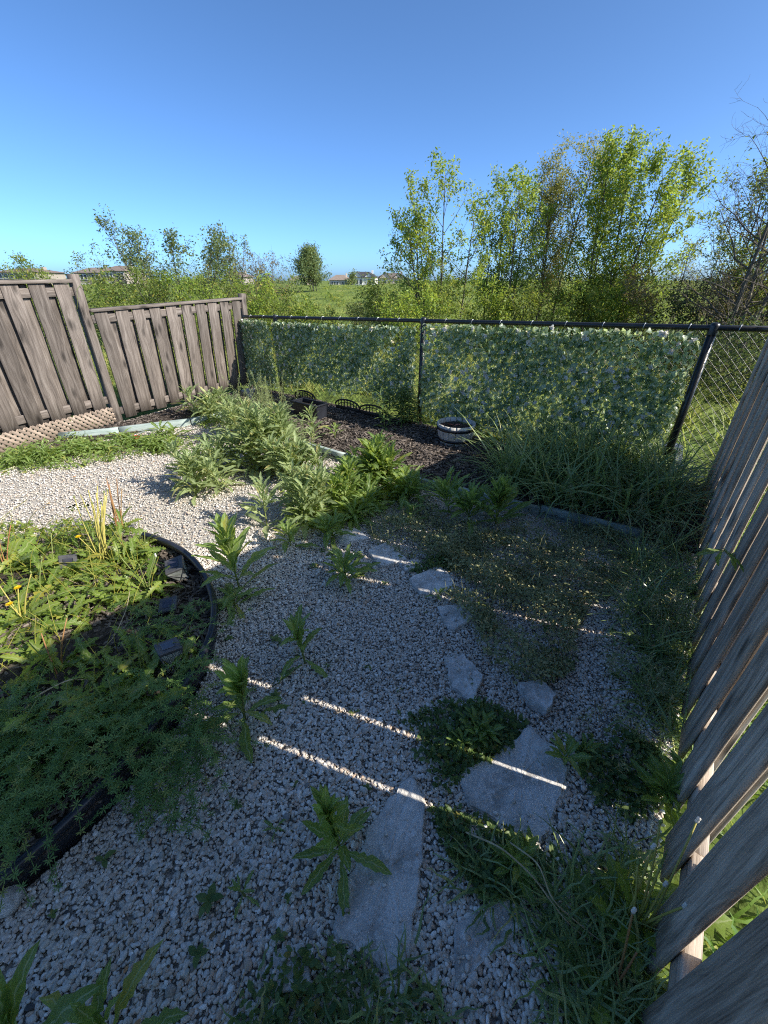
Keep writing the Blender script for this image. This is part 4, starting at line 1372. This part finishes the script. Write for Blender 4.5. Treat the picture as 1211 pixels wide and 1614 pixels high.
# ------------------------------------------------------------------ round black bed edging
def bed_edging():
    root = thing('garden_edging', 'curved black plastic edging with a rounded top around the weedy bed', 'edging', z3(BED_C))
    th = np.linspace(R(-75), R(70), 70)
    r = BED_R + .006 * np.sin(th * 9) + .01 * np.sin(th * 4 + 1)
    lean = .012 * np.sin(th * 5)
    ring = lambda rr, z: np.stack([rr * np.cos(th), rr * np.sin(th), np.full(len(th), 0.0) + z], -1)
    wall = MB()
    zt = .105 + .012 * np.sin(th * 3)
    sec = [(0, -.03), (.006, -.03), (.007, .09), (0, .09)]
    V = np.concatenate([np.stack([(r + o + lean * (1 if z > 0 else 0)) * np.cos(th), (r + o + lean * (1 if z > 0 else 0)) * np.sin(th), np.where(z > 0, zt - .01, z)], -1) for o, z in sec])
    m = len(th)
    F = []
    for a in range(4):
        b = (a + 1) % 4
        j = np.arange(m - 1)
        F.append(np.stack([a * m + j, a * m + j + 1, b * m + j + 1, b * m + j], -1))
    wall.add(V, np.concatenate(F))
    wall.build('edging_wall', M['black'], root)
    top = MB()
    tube(top, np.stack([(r + lean + .003) * np.cos(th), (r + lean + .003) * np.sin(th), zt], -1), .019, 10)
    top.build('bead', M['black'], root)


bed_edging()

# ------------------------------------------------------------------ small things
def solar_mats():
    M['cap'] = plain_mat('weathered_light_cap', (.035, .036, .04), (.085, .085, .09), 18, .5, .4, .1)
    M['panel'] = plain_mat('solar_cell', (.02, .022, .035), (.05, .05, .07), 30, .2, .6, 0)
    m, nt, out = newmat('frosted_lantern_glass')
    p = nd(nt, 'ShaderNodeBsdfPrincipled', i_Roughness=.28)
    p.inputs['Base Color'].default_value = (.62, .68, .66, 1)
    p.inputs['Transmission Weight'].default_value = .45
    tc = nd(nt, 'ShaderNodeTexCoord'); nz = nd(nt, 'ShaderNodeTexNoise', i_Scale=18.0, i_Detail=4.0)
    nt.links.new(tc.outputs['Object'], nz.inputs['Vector'])
    nt.links.new(ramp(nt, nz.outputs[0], [(.35, (.35, .38, .35)), (.65, (.72, .76, .74))]), p.inputs['Base Color'])
    nt.links.new(p.outputs[0], out.inputs[0]); M['glass'] = m


solar_mats()


def garden_light(label, loc, rot, glass=True, stake=True, size=.085):
    root = thing('solar_garden_light', label, 'garden light', loc, 0, 'solar garden lights in the round bed')
    root.rotation_euler = tuple(R(a) for a in rot)
    h = .11
    mb = MB(); s = size / 2
    box(mb, (-s, -s, h), (s, s, h + .018), None, .5, .004)
    cap = mb.build('cap', M['cap'], root, smooth=False)
    mb = MB(); box(mb, (-s * .55, -s * .55, h + .018), (s * .55, s * .55, h + .021), None, .5, .001); mb.build('solar_panel', M['panel'], cap, smooth=False)
    if glass:
        mb = MB(); a, b = s * .92, s * .5
        V = [[-b, -b, 0], [b, -b, 0], [b, b, 0], [-b, b, 0], [-a, -a, h - .001], [a, -a, h - .001], [a, a, h - .001], [-a, a, h - .001]]
        F = [[3, 2, 1, 0], [4, 5, 6, 7], [0, 1, 5, 4], [1, 2, 6, 5], [2, 3, 7, 6], [3, 0, 4, 7]]
        mb.add(V, F); mb.build('lamp_glass', M['glass'], root, smooth=False)
        mb = MB()
        for i in range(4):
            p, q = np.array(V[i]), np.array(V[4 + i]); p2, q2 = np.array(V[(i + 1) % 4]), np.array(V[4 + (i + 1) % 4])
            for A, B in ((p, q), (p, q2), (p2, q)):
                o = np.array([(p + p2 + q + q2)[0], (p + p2 + q + q2)[1], 0]); o = unit(o) * .002
                tube(mb, [A + o, B + o], .0018, 5)
        mb.build('lantern_frame', M['cap'], root)
    if stake:
        mb = MB(); tube(mb, [(0, 0, 0), (0, 0, -.12)], [.009, .004], 8); mb.build('stake', M['black'], root)


garden_light('weathered pale lantern light leaning on the edging in sun', on_ground(291, 908, .07), (16, -14, 20), True, True, .10)
garden_light('glass lantern light with crossed frame standing in the shaded weeds', on_ground(272, 1055, .06), (-8, 8, 40), True, True, .095)
garden_light('black lantern head lying in the sunlit dandelions', on_ground(112, 880, .08), (70, 10, 30), False, True, .09)
garden_light('flat black square light cap tilted above the mulch', on_ground(281, 972, -.01), (14, -8, 12), False, True, .09)

mb = MB(); V, F, uv = ico(2)
V = V * (1 + .12 * np.sin(V[:, [0]] * 3 + 1) * np.cos(V[:, [1]] * 4)) * [.06, .045, .04]
mb.add(V, F, uv)
tag(mb.build('rock', M['stone'], loc=on_ground(2, 1420, .02)), 'fist sized pale stone at the left edge beside the black edging', 'stone')


def barrel():
    c = yard(3.86, 1.86, .03)
    c = on_ground(717, 696, .03)
    root = thing('barrel_planter', 'half barrel planter with grey staves and black hoops at the mulch bed', 'planter', c)
    r0, r1, h = .165, .205, .215
    wood = plain_mat('grey_barrel_staves', (.36, .345, .32), (.60, .58, .54), 22, .7, .3, .4, .006)
    n = 18
    mb = MB()
    for k in range(n):
        a0, a1 = 2 * pi * k / n + .012, 2 * pi * (k + 1) / n - .012
        aa = np.linspace(a0, a1, 4)
        V = []
        zs = np.linspace(0, h, 5)
        for z in zs:
            r = r0 + (r1 - r0) * math.sin(z / h * pi / 2)
            for rr in (r, r - .016):
                for a in aa: V.append([rr * math.cos(a), rr * math.sin(a), z])
        V = np.array(V); F = []
        for i in range(4):
            for j in range(3):
                F.append([i * 8 + j, i * 8 + j + 1, (i + 1) * 8 + j + 1, (i + 1) * 8 + j])
                F.append([i * 8 + 4 + j + 1, i * 8 + 4 + j, (i + 1) * 8 + 4 + j, (i + 1) * 8 + 4 + j + 1])
            F.append([i * 8 + 4, i * 8, (i + 1) * 8, (i + 1) * 8 + 4]); F.append([i * 8 + 3, i * 8 + 7, (i + 1) * 8 + 7, (i + 1) * 8 + 3])
        for j in range(3): F.append([32 + j, 32 + j + 1, 36 + j + 1, 36 + j])
        mb.add(V, F, None, (k * 37 % 10) / 10)
    mb.build('stave_wall', wood, root)
    for z in (.172, .05):
        r = r0 + (r1 - r0) * math.sin(z / h * pi / 2)
        mb = MB(); lathe(mb, [(r - .004, z - .016), (r + .005, z - .015), (r + .008, z + .015), (r - .002, z + .016)], 36)
        mb.build('hoop', M['black'], root)
    mb = MB(); lathe(mb, [(.19, h - .045), (.12, h - .035), (.05, h - .02), (.001, h - .03)], 24); mb.build('soil', M['mulch'], root)
    t = MB()
    T = leaf_tmpl(8, .10, 3, 0, .4, .5, 'oval', 0, 8)
    for a, s in ((2.8, .15), (2.2, .1), (.4, .09)):
        scatter(t, T, np.array([[-.03, -.05, h - .02]]), a, .25, .3, s, .5)
    lf = t.build('dry_leaf', leaf_mat('red_dry_leaf', (.32, .10, .08), (.45, .20, .16), (.4, .12, .08), .2, .6), loc=c)
    tag(lf, 'reddish dry leaves lying on the soil inside the half barrel', 'dry leaves')
    W_('pale green sprig hanging over the rim of the half barrel', 728, 668, .12, .08, 14, 351, 'greyweed', True, .6, z=.20)


barrel()


def trough():
    c = on_ground(490, 656, .03)
    ang = math.atan2(-N[1], -N[0])
    root = thing('planter_trough', 'long black plastic planter trough in the shade below the sparse ivy panel', 'planter', c, ang)
    mb = MB()
    for (x0, y0, x1, y1) in ((-.22, -.09, .22, -.078), (-.22, .078, .22, .09), (-.22, -.078, -.208, .078), (.208, -.078, .22, .078)):
        box(mb, (x0, y0, 0), (x1, y1, .17), None, .5, .003)
    mb.build('trough_wall', M['black'], root, smooth=False)
    mb = MB()
    for (x0, y0, x1, y1) in ((-.235, -.105, .235, -.08), (-.235, .08, .235, .105), (-.235, -.08, -.21, .08), (.21, -.08, .235, .08)):
        box(mb, (x0, y0, .172), (x1, y1, .190), None, .5, .004)
    mb.build('rim', M['black'], root, smooth=False)
    mb = MB(); box(mb, (-.207, -.077, .01), (.207, .077, .14), None, .5, .004); mb.build('soil', M['mulch'], root)


trough()


def scallop_edging():
    ang = math.atan2(-N[1], -N[0])
    for i, (n, lab) in enumerate(((4.55, 'black scalloped wire edging section left of the trough'), (3.72, 'black scalloped edging section right of the trough'), (3.28, 'black scalloped edging section nearest the leafy weeds under the ivy'))):
        c = yard(4.02, n, .03)
        root = thing('scalloped_edging', lab, 'edging', c, ang + (.03 * i), 'scalloped edging before the chain fence')
        mb = MB()
        W = .42
        t = np.linspace(0, pi, 15)
        tube(mb, np.stack([W / 2 * np.cos(t), 0 * t, .07 + .08 * np.sin(t)], -1), .011, 6)
        tube(mb, np.stack([W / 2 * .72 * np.cos(t), 0 * t, .06 + .055 * np.sin(t)], -1), .006, 5)
        mb.build('arch', M['lattice_black'], root)
        mb = MB()
        for x in np.linspace(-W / 2, W / 2, 9):
            zt = .07 + .08 * math.sqrt(max(0, 1 - (2 * x / W) ** 2))
            tube(mb, [(x, .004, -.02), (x, .004, zt)], .006, 5)
        box(mb, (-W / 2, -.004, .0), (W / 2, .0, .06))
        mb.build('picket', M['lattice_black'], root)


scallop_edging()


def pot():
    c = on_ground(1046, 735, .03)
    root = thing('upturned_pot', 'dark blue grey square pot turned upside down by the right black post', 'pot', c, .5)
    root.rotation_euler = (R(6), R(-8), .6)
    mat = plain_mat('blue_grey_plastic', (.03, .04, .06), (.06, .075, .11), 12, .45, .4, .05)
    mb = MB()
    a, b, h = .105, .06, .23
    prof = [(a + .012, 0), (a + .012, .03), (a, .032), (b, h), (b - .015, h + .004)]
    V = []; 
    for r, z in prof:
        for sx, sy in ((-1, -1), (1, -1), (1, 1), (-1, 1)): V.append([sx * r, sy * r, z])
    F = []
    for i in range(len(prof) - 1):
        for j in range(4): F.append([i * 4 + j, i * 4 + (j + 1) % 4, i * 4 + 4 + (j + 1) % 4, i * 4 + 4 + j])
    k = (len(prof) - 1) * 4
    F.append([k, k + 1, k + 2, k + 3])
    mb.add(V, F); mb.build('pot_wall', mat, root, smooth=False)
    mb = MB(); box(mb, (-.02, -.02, h + .0045), (.02, .02, h + .012), None, .5, .003); mb.build('drain_boss', mat, root, smooth=False)


pot()

# red petals
pm = leaf_mat('red_petal', (.55, .05, .03), (.65, .1, .06), (.6, .06, .03), .3, .5)
for i, (px, py, lab) in enumerate([(215, 690, 'crumpled red petals lying on the flattened weeds'), (361, 682, 'tiny red petal lying on gravel by the fence weeds')]):
    mb = MB(); rng = np.random.default_rng(700 + i)
    T = leaf_tmpl(5, .4, 3, .1, .5, .8, 'oval', .05, i)
    scatter(mb, T, np.zeros((4 - i * 2, 3)), rng.uniform(0, 6, 4 - i * 2), rng.uniform(.2, .8, 4 - i * 2), rng.normal(0, .6, 4 - i * 2), .055, rng.uniform(0, 1, 4 - i * 2))
    tag(mb.build('fallen_petal', pm, loc=on_ground(px, py, .07 if i == 0 else .02)), lab, 'petal')


# vine twigs in the right fence and on the posts
def vine(label, pts, seed, k=5, leaf=.07):
    rng = np.random.default_rng(seed)
    P = np.asarray(pts, float)
    root = thing('vine_twig', label, 'vine', P[0], 0)
    Q = P - P[0]
    mb = MB(); tube(mb, Q, np.linspace(.003, .0015, len(Q)), 5); mb.build('stem', M['stem'], root)
    mb = MB()
    t = np.linspace(.2, 1, k)
    X = np.stack([np.interp(t, np.linspace(0, 1, len(Q)), Q[:, a]) for a in range(3)], -1)
    for i in range(k):
        scatter(mb, WEEDB[i % 4], X[i][None], rng.uniform(0, 6.28), rng.normal(-.2, .4), rng.normal(0, .5), leaf * rng.uniform(.7, 1.2), rng.uniform())
    mb.build('foliage', M['weed'], root)


vine('dark vine shoot poking through a gap in the right fence', [yard(2.05, FENCE_N + .0, .52), yard(2.0, FENCE_N + .05, .58), yard(1.92, FENCE_N + .07, .63), yard(1.84, FENCE_N + .06, .66)], 801, 5, .12)
vine('bare looped vine hanging over the corner post of the lattice panel', [z3(PA1, 1.3) + z3(-N) * .07, z3(PA1, 1.48) + z3(-N) * .08 + z3(U) * .05, z3(PA1, 1.55) + z3(-N) * .08 + z3(U) * .12, z3(PA1, 1.45) + z3(-N) * .08 + z3(U) * .2], 802, 3, .06)

# ------------------------------------------------------------------ trees and bushes
def grow(rng, base, d, L, r, lvl, maxl, out, leaves, P):
    n = 7 if lvl == 0 else 4
    pts = [np.array(base, float)]
    d = unit(d)
    for i in range(n):
        d = unit(d + rng.normal(0, P['wig'] * (.28 if lvl == 0 else 1), 3) + np.array([0, 0, P['trop'] if lvl else .04]) + P['wind'] * (.5 * lvl))
        pts.append(pts[-1] + d * L / n)
    pts = np.array(pts)
    rad = np.linspace(r, max(r * .25, .0015), n + 1)
    out.append((pts, rad, lvl))
    g = np.linspace(0, 1, n + 1)
    if lvl < maxl:
        k = P['kids'][lvl]
        for c in range(k):
            t = P['t0'] + (1 - P['t0']) * (c + rng.uniform(0, 1)) / k if lvl == 0 else rng.uniform(.2, 1.0)
            q = np.array([np.interp(t, g, pts[:, a]) for a in range(3)])
            i = min(int(t * n), n - 1); dd = unit(pts[i + 1] - pts[i])
            a = c * 2.4 + rng.normal(0, .5); perp = unit(np.cross(dd, [math.cos(a), math.sin(a), .2 * rng.normal()]))
            an = (P['ang'] * (1.3 - .6 * t) if lvl == 0 else P['ang'] * .9) + rng.normal(0, .15)
            nd_ = dd * math.cos(an) + perp * math.sin(an)
            if lvl == 0:
                ll = P['R'] * max(.25, math.sin(pi * min(.97, P['e0'] + P['e1'] * t)) ** .8) * rng.uniform(.7, 1.15)
            else:
                ll = L * P['ratio'] * rng.uniform(.6, 1.1)
            grow(rng, q, nd_, ll, max(np.interp(t, g, rad) * .55, .002), lvl + 1, maxl, out, leaves, P)
    if lvl >= 1:
        m = rng.poisson(P['leaves'] * (1 if lvl == maxl else .6))
        for q in rng.uniform(.2 if lvl == maxl else .5, 1.02, m):
            leaves.append(np.array([np.interp(q, g, pts[:, a]) for a in range(3)]))


def plant_tree(name, label, px, py_top, depth, stems, P, leaf, mat, seed, group, cat='tree', lean=0.0, base_spread=.1, tone=(.5, .3), droop=-.2, maxl=2, bark='bark', top_bias=None):
    rng = np.random.default_rng(seed)
    b = bearing(px, 440, depth)
    zb = float(land(b[0], b[1]))
    top = bearing(px, py_top, depth)[2]
    H = top - zb
    root = thing(name, label, cat, (b[0], b[1], zb), 0, group)
    out, leaves = [], []
    P = dict(dict(wig=.09, trop=.05, wind=np.zeros(3), kids=(9, 5, 4), t0=.25, ang=.65, ratio=.45, leaves=7, R=.8, e0=.2, e1=.7), **P)
    for s in range(stems):
        a = rng.uniform(0, 2 * pi)
        o = np.array([math.cos(a), math.sin(a), 0]) * base_spread * (s > 0)
        d = np.array([math.cos(a) * P.get('flare', .15), math.sin(a) * P.get('flare', .15), 1]) + np.array([lean, 0, 0])
        grow(rng, o, d, H * (.9 if s == 0 else rng.uniform(.62, .9)), P.get('r', .012) * H, 0, maxl, out, leaves, P)
    mb = MB()
    for pts, rad, lvl in out:
        tube(mb, pts, rad, 7 if lvl == 0 else (4 if lvl == 1 else 3), lvl == 0)
    # keep overall height to the surveyed top
    allz = np.concatenate([p[:, 2] for p, _, _ in out]).max()
    k = H / allz
    for i in range(len(mb.V)): mb.V[i] = mb.V[i] * [1, 1, k]
    mb.build('trunk', M[bark], root)
    if leaves:
        Lp = np.array(leaves) * [1, 1, k]
        c = P.get('cl', 4)
        Lp = np.repeat(Lp, c, 0) + rng.normal(0, leaf * P.get('cs', .7), (len(Lp) * c, 3))
        m = len(Lp)
        ci = np.repeat(np.clip(rng.normal(tone[0], tone[1], m // c), 0, 1), c)
        fol = MB()
        scatter(fol, DIAMOND, Lp, rng.uniform(0, 2 * pi, m), rng.normal(droop, .6, m), rng.normal(0, .7, m), leaf * rng.uniform(.6, 1.35, m), np.clip(ci + rng.normal(0, .12, m), 0, 1))
        fol.build('crown', M[mat], root)
    return root


M['ash'] = leaf_mat('young_ash_leaf', (.13, .21, .03), (.27, .35, .06), (.55, .65, .08), .45, .5)
M['olive'] = leaf_mat('olive_new_leaf', (.16, .18, .045), (.33, .32, .09), (.55, .54, .11), .42, .6)
M['bushleaf'] = leaf_mat('bush_leaf', (.09, .14, .025), (.22, .27, .055), (.46, .54, .08), .42, .55)
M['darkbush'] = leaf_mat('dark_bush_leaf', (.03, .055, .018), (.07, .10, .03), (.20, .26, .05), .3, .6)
M['farleaf'] = leaf_mat('far_tree_leaf', (.08, .13, .05), (.19, .24, .095), (.40, .46, .13), .38, .6)
M['browntwig'] = leaf_mat('budding_twig_leaf', (.14, .12, .05), (.25, .21, .09), (.36, .32, .10), .3, .7)

G_T = 'young trees beyond the chain link fence'
G_B = 'bushes beyond the fences'
ash = dict(kids=(20, 6), ang=.85, t0=.22, leaves=3.0, cl=7, cs=.75, flare=.07, r=.007, R=.95, trop=.10, e0=.18, e1=.68)
plant_tree('young_tree', 'slender several stemmed tree with leaf tufts at its tips, leftmost of the tall row', 697, 247, 13, 5, dict(ash, flare=.15, leaves=2.5, kids=(17, 6), R=1.1), .08, 'ash', 901, G_T, base_spread=.5, tone=(.55, .3))
plant_tree('young_tree', 'airy light green tree second in the tall row', 788, 255, 13.5, 4, dict(ash, leaves=2.9, R=1.05), .078, 'ash', 902, G_T, base_spread=.35, tone=(.5, .3))
plant_tree('young_tree', 'olive tinted fine leaved tree third in the tall row', 880, 203, 14, 4, dict(ash, kids=(32, 8), leaves=4.2, cl=4, cs=1.2, R=1.15), .062, 'olive', 903, G_T, base_spread=.4, tone=(.6, .3))
plant_tree('young_tree', 'bright green fuller tree, tallest of the row', 968, 190, 12.5, 5, dict(ash, kids=(28, 8), leaves=2.7, R=1.15, flare=.08), .08, 'ash', 904, G_T, base_spread=.5, tone=(.5, .3))
plant_tree('young_tree', 'darker leafy tree leaning in at the right edge beyond the fence', 1212, 118, 10, 5, dict(ash, kids=(28, 7), R=1.45, leaves=2.3, cl=5, ang=.95, t0=.06), .065, 'bushleaf', 905, G_T, base_spread=.5, tone=(.2, .25))
plant_tree('bare_tree', 'nearly bare branching tree in front of the leafy tree at the right edge', 1208, 25, 8.6, 3, dict(kids=(20, 8, 5), ang=.95, R=1.5, ratio=.5, t0=.10, leaves=.10, cl=2, wig=.18, trop=.05, flare=.10, r=.010, e0=.30, e1=.45), .05, 'browntwig', 906, G_T, maxl=3, base_spread=.3)
plant_tree('young_tree', 'thin small leaved tree in the gap right of the tallest tree', 1120, 330, 13, 4, dict(ash, R=.8, kids=(18, 5), leaves=1.4, cl=4, flare=.15), .065, 'olive', 907, G_T, base_spread=.5, tone=(.3, .3))

def bush(label, px, top, depth, seed, mat='bushleaf', leaf=.075, stems=6, wide=.55, dens=4.0, tone=(.5, .3), name='bush', cl=5):
    plant_tree(name, label, px, top, depth, stems, dict(kids=(9, 4), ang=.85, ratio=.55, t0=.05, leaves=dens, cl=cl, cs=1.0, flare=wide, r=.006, trop=.08, R=.62, e0=.35, e1=.4), leaf, mat, seed, G_B, 'bush', base_spread=.5, tone=tone, maxl=2)


D0 = 11.0
for i, (px, top, dep, mat, lab) in enumerate([
    (645, 432, 15, 'bushleaf', 'rounded bush at the left foot of the tall tree row'),
    (690, 452, 11.5, 'ash', 'bright bush under the several stemmed tree'),
    (758, 440, 12, 'bushleaf', 'bush between the first two tall trees'),
    (838, 425, 12.2, 'ash', 'tall light bush under the second tall tree'),
    (912, 440, 11.8, 'bushleaf', 'thick bush under the olive tinted tree'),
    (955, 420, 12.3, 'olive', 'yellowish bush before the tallest tree'),
    (1040, 440, 11, 'ash', 'bush directly below the tallest tree'),
    (1098, 415, 10.5, 'browntwig', 'brownish twiggy bush right of the tallest tree'),
    (1165, 425, 9.5, 'darkbush', 'dark bush at the right edge above the chain fence'),
    (1240, 350, 9.8, 'bushleaf', 'high dark green bush cut by the right edge of the photo'),
]):
    bush(lab, px, top, dep, 920 + i, mat)

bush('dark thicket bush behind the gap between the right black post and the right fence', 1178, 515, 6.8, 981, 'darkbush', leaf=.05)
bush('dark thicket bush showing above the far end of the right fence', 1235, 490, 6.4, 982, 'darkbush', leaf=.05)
for i, (px, top, dep, mat, lab) in enumerate([
    (18, 392, 15, 'bushleaf', 'feathery bush above the left end of the lattice panel'),
    (95, 398, 16, 'bushleaf', 'rounded bush behind the lattice panel post'),
    (165, 428, 14, 'darkbush', 'dark low bush in the gap between the two fence panels'),
    (215, 418, 13.5, 'bushleaf', 'wide green bush behind the left half of the leaning panel'),
    (285, 412, 14, 'bushleaf', 'green bush behind the middle of the leaning panel'),
    (345, 416, 13, 'ash', 'light green bush behind the right end of the leaning panel'),
    (398, 430, 12.5, 'bushleaf', 'green bush above the first black post'),
    (446, 456, 14, 'ash', 'low yellow green bush left of the open field'),
    (592, 470, 19, 'darkbush', 'dark low bush standing in the field'),
    (540, 488, 13, 'bushleaf', 'small low bush in the field behind the chain fence'),
    (628, 452, 24, 'bushleaf', 'field edge bush left of the tall tree row'),
]):
    bush(lab, px, top, dep, 940 + i, mat, wide=.7)

wind = np.array([.35, 0, 0])
plant_tree('windswept_tree', 'feathery windswept tree behind the leaning fence panel', 275, 333, 16, 7, dict(kids=(18, 6), ang=.65, R=1.15, t0=.3, leaves=3.2, cl=4, cs=.9, flare=.45, r=.008, wind=wind * .35), .085, 'farleaf', 961, G_T, tone=(.45, .3), base_spread=.5)
plant_tree('windswept_tree', 'sparse thin tree right of the windswept tree', 338, 350, 16.5, 5, dict(kids=(12, 4), ang=.5, R=.55, t0=.3, leaves=1.5, cl=3, flare=.3, r=.006, wind=wind * .3), .08, 'farleaf', 962, G_T, base_spread=.6)
plant_tree('bare_tree', 'bare twiggy tree with brownish buds left of the open field', 425, 385, 17, 5, dict(kids=(18, 7, 4), ang=.85, R=.95, ratio=.5, t0=.15, leaves=.7, cl=2, flare=.3, r=.008), .06, 'browntwig', 963, G_T, base_spread=.5, maxl=3)
plant_tree('round_tree', 'round grey green tree standing before the far houses', 498, 384, 70, 4, dict(kids=(24, 8), ang=.75, R=2.7, t0=.12, leaves=3, cl=5, cs=1.0, flare=.12, r=.010), .26, 'farleaf', 964, G_T, tone=(.4, .3), base_spread=.8)
plant_tree('round_tree', 'small green tree between two far houses', 553, 429, 150, 1, dict(kids=(14, 6), ang=.8, R=2.2, t0=.1, leaves=3, cl=4), .6, 'farleaf', 965, G_T, tone=(.7, .2))


def scrub():
    """Far scrub of the field that reads as one mass."""
    rng = np.random.default_rng(71)
    mb = MB()
    k = 900
    y = rng.uniform(20, 98, k); x = rng.uniform(-.9, .9, k) * y
    cl = 26
    P = np.column_stack([x, y, land(x, y)])
    sz = rng.uniform(.3, .8, k) * np.clip(y / 40, .6, 1.3)
    Q = np.repeat(P, cl, 0) + rng.normal(0, 1, (k * cl, 3)) * np.repeat(sz, cl)[:, None] * [.6, .6, .28] + [0, 0, .15]
    m = len(Q)
    scatter(mb, DIAMOND, Q, rng.uniform(0, 6.28, m), rng.normal(.2, .6, m), rng.normal(0, .6, m), np.repeat(sz, cl) * rng.uniform(.25, .5, m), np.repeat(rng.uniform(0, 1, k), cl))
    tag(mb.build('field_scrub', M['bushleaf']), kind='stuff')
    # a far wood line at the field's end, left and right of the houses
    mb = MB()
    k = 260
    x = rng.uniform(-190, 260, k); y = rng.uniform(128, 175, k)
    sel = (np.abs(x / y + .075) > .10); x, y = x[sel], y[sel]; k = len(x)
    h = rng.uniform(3.0, 5.2, k)
    cl = 160
    c = np.column_stack([x, y, land(x, y) + h * .55])
    Q = np.repeat(c, cl, 0) + unit(rng.normal(0, 1, (k * cl, 3))) * (rng.uniform(.3, 1, (k * cl, 1)) ** .5) * np.repeat(np.column_stack([h * .55, h * .55, h * .55]), cl, 0)
    m = len(Q)
    scatter(mb, DIAMOND, Q, rng.uniform(0, 6.28, m), rng.normal(.1, .7, m), rng.normal(0, .7, m), rng.uniform(.5, 1.0, m), np.repeat(rng.uniform(0, 1, k), cl))
    tag(mb.build('far_wood', M['farleaf']), kind='stuff')


scrub()

# ------------------------------------------------------------------ far houses
def house(label, px0, px1, py_top, depth, wall, roof, seed, gable=True, two=True):
    a = bearing(px0, 440, depth); b = bearing(px1, 440, depth)
    w = b[0] - a[0]
    top = bearing((px0 + px1) / 2, py_top, depth)[2]
    zb = float(land((a[0] + b[0]) / 2, depth)) - .3
    H = top - zb
    root = thing('house', label, 'house', ((a[0] + b[0]) / 2, depth, zb), R(-4), 'houses on the far side of the field')
    eave = H * .78
    D = 9.0
    mw = plain_mat('house_wall_' + str(seed), wall, tuple(x * .85 for x in wall), 1.5, .9, .2, .1)
    mr = plain_mat('house_roof_' + str(seed), roof, tuple(x * 1.3 for x in roof), 2.0, .9, .15, .2, .05)
    mg = plain_mat('house_window_' + str(seed), (.03, .035, .045), (.06, .07, .09), 1, .1, .6, 0)
    mt = plain_mat('house_trim_' + str(seed), (.7, .7, .68), (.8, .8, .78), 3, .7, .3, 0)
    mb = MB(); box(mb, (-w / 2, 0, 0), (w / 2, D, eave)); 
    if gable:
        for gx, gw in ((-w * .2, w * .2), (w * .24, w * .17)):
            V = [[gx - gw, -.05, eave * .5], [gx + gw, -.05, eave * .5], [gx + gw, -.05, eave], [gx, -.05, eave + gw * .95], [gx - gw, -.05, eave]]
            V += [[x, 3.0, z] for x, _, z in V]
            mb.add(V, [[0, 1, 2, 4], [1, 6, 7, 2], [0, 4, 9, 5]]); mb.more(np.array([[2, 3, 4]]) + mb.n - 10)
    mb.build('wall', mw, root, smooth=False)
    mb = MB()
    e = .5
    V = [[-w / 2 - e, -e, eave], [w / 2 + e, -e, eave], [w / 2 + e, D + e, eave], [-w / 2 - e, D + e, eave], [-w * .22, D * .5, H], [w * .22, D * .5, H]]
    mb.add(V, [[0, 1, 5, 4], [2, 3, 4, 5], [3, 2, 1, 0]]); mb.more(np.array([[1, 2, 5], [3, 0, 4]]) + mb.n - 6)
    if gable:
        for gx, gw in ((-w * .2, w * .2), (w * .24, w * .17)):
            g = gw * 1.15; zz = eave + gw * .95 + .12
            V = [[gx - g, -.35, eave - .1], [gx, -.35, zz], [gx + g, -.35, eave - .1], [gx - g, 4.2, eave - .1], [gx, 4.2, zz], [gx + g, 4.2, eave - .1]]
            mb.add(V, [[0, 1, 4, 3], [1, 2, 5, 4]])
    rf = mb.build('roof', mr, root, smooth=False)
    mb = MB(); box(mb, (w * .3, D * .5, H * .7), (w * .36, D * .62, H * 1.06)); mb.build('chimney', mw, rf, smooth=False)
    for zc in ((eave * .30, eave * .78) if two else (eave * .6,)):
        for xc in (-w * .34, -w * .2, -w * .06, w * .24, w * .40):
            mb = MB(); ww, hh = w * .045, eave * .12
            box(mb, (xc - ww - .1, -.14, zc - hh - .1), (xc + ww + .1, -.07, zc + hh + .1))
            f = mb.build('window', mt, root, smooth=False)
            mb = MB(); box(mb, (xc - ww, -.16, zc - hh), (xc + ww, -.141, zc + hh)); mb.build('pane', mg, f, smooth=False)


house('white two storey house with dark grey gabled roof, middle of the far houses', 551, 592, 428, 160, (.72, .68, .66), (.05, .05, .055), 1)
house('beige far house with sandy roof left of the white house', 519, 548, 433, 165, (.55, .47, .40), (.20, .16, .13), 2, False)
house('far house with brown roof right of the white house', 593, 640, 430, 175, (.5, .42, .36), (.12, .10, .09), 3)
house('far brown roofed house seen above the fence panel gap', 160, 200, 418, 120, (.34, .29, .25), (.16, .125, .105), 4, False)
house('far house with long brown roof left of the gap, behind bushes', 118, 160, 421, 125, (.34, .3, .26), (.17, .14, .12), 5, False)
house('far house roof showing above the leftmost fence panel', -10, 62, 422, 110, (.3, .26, .22), (.15, .115, .10), 6, False)
house('far pale house mostly hidden behind the round tree', 455, 480, 434, 165, (.42, .35, .3), (.18, .14, .12), 7, False)
house('far house behind the sparse thin tree', 352, 385, 428, 150, (.4, .36, .32), (.16, .13, .12), 8, False)
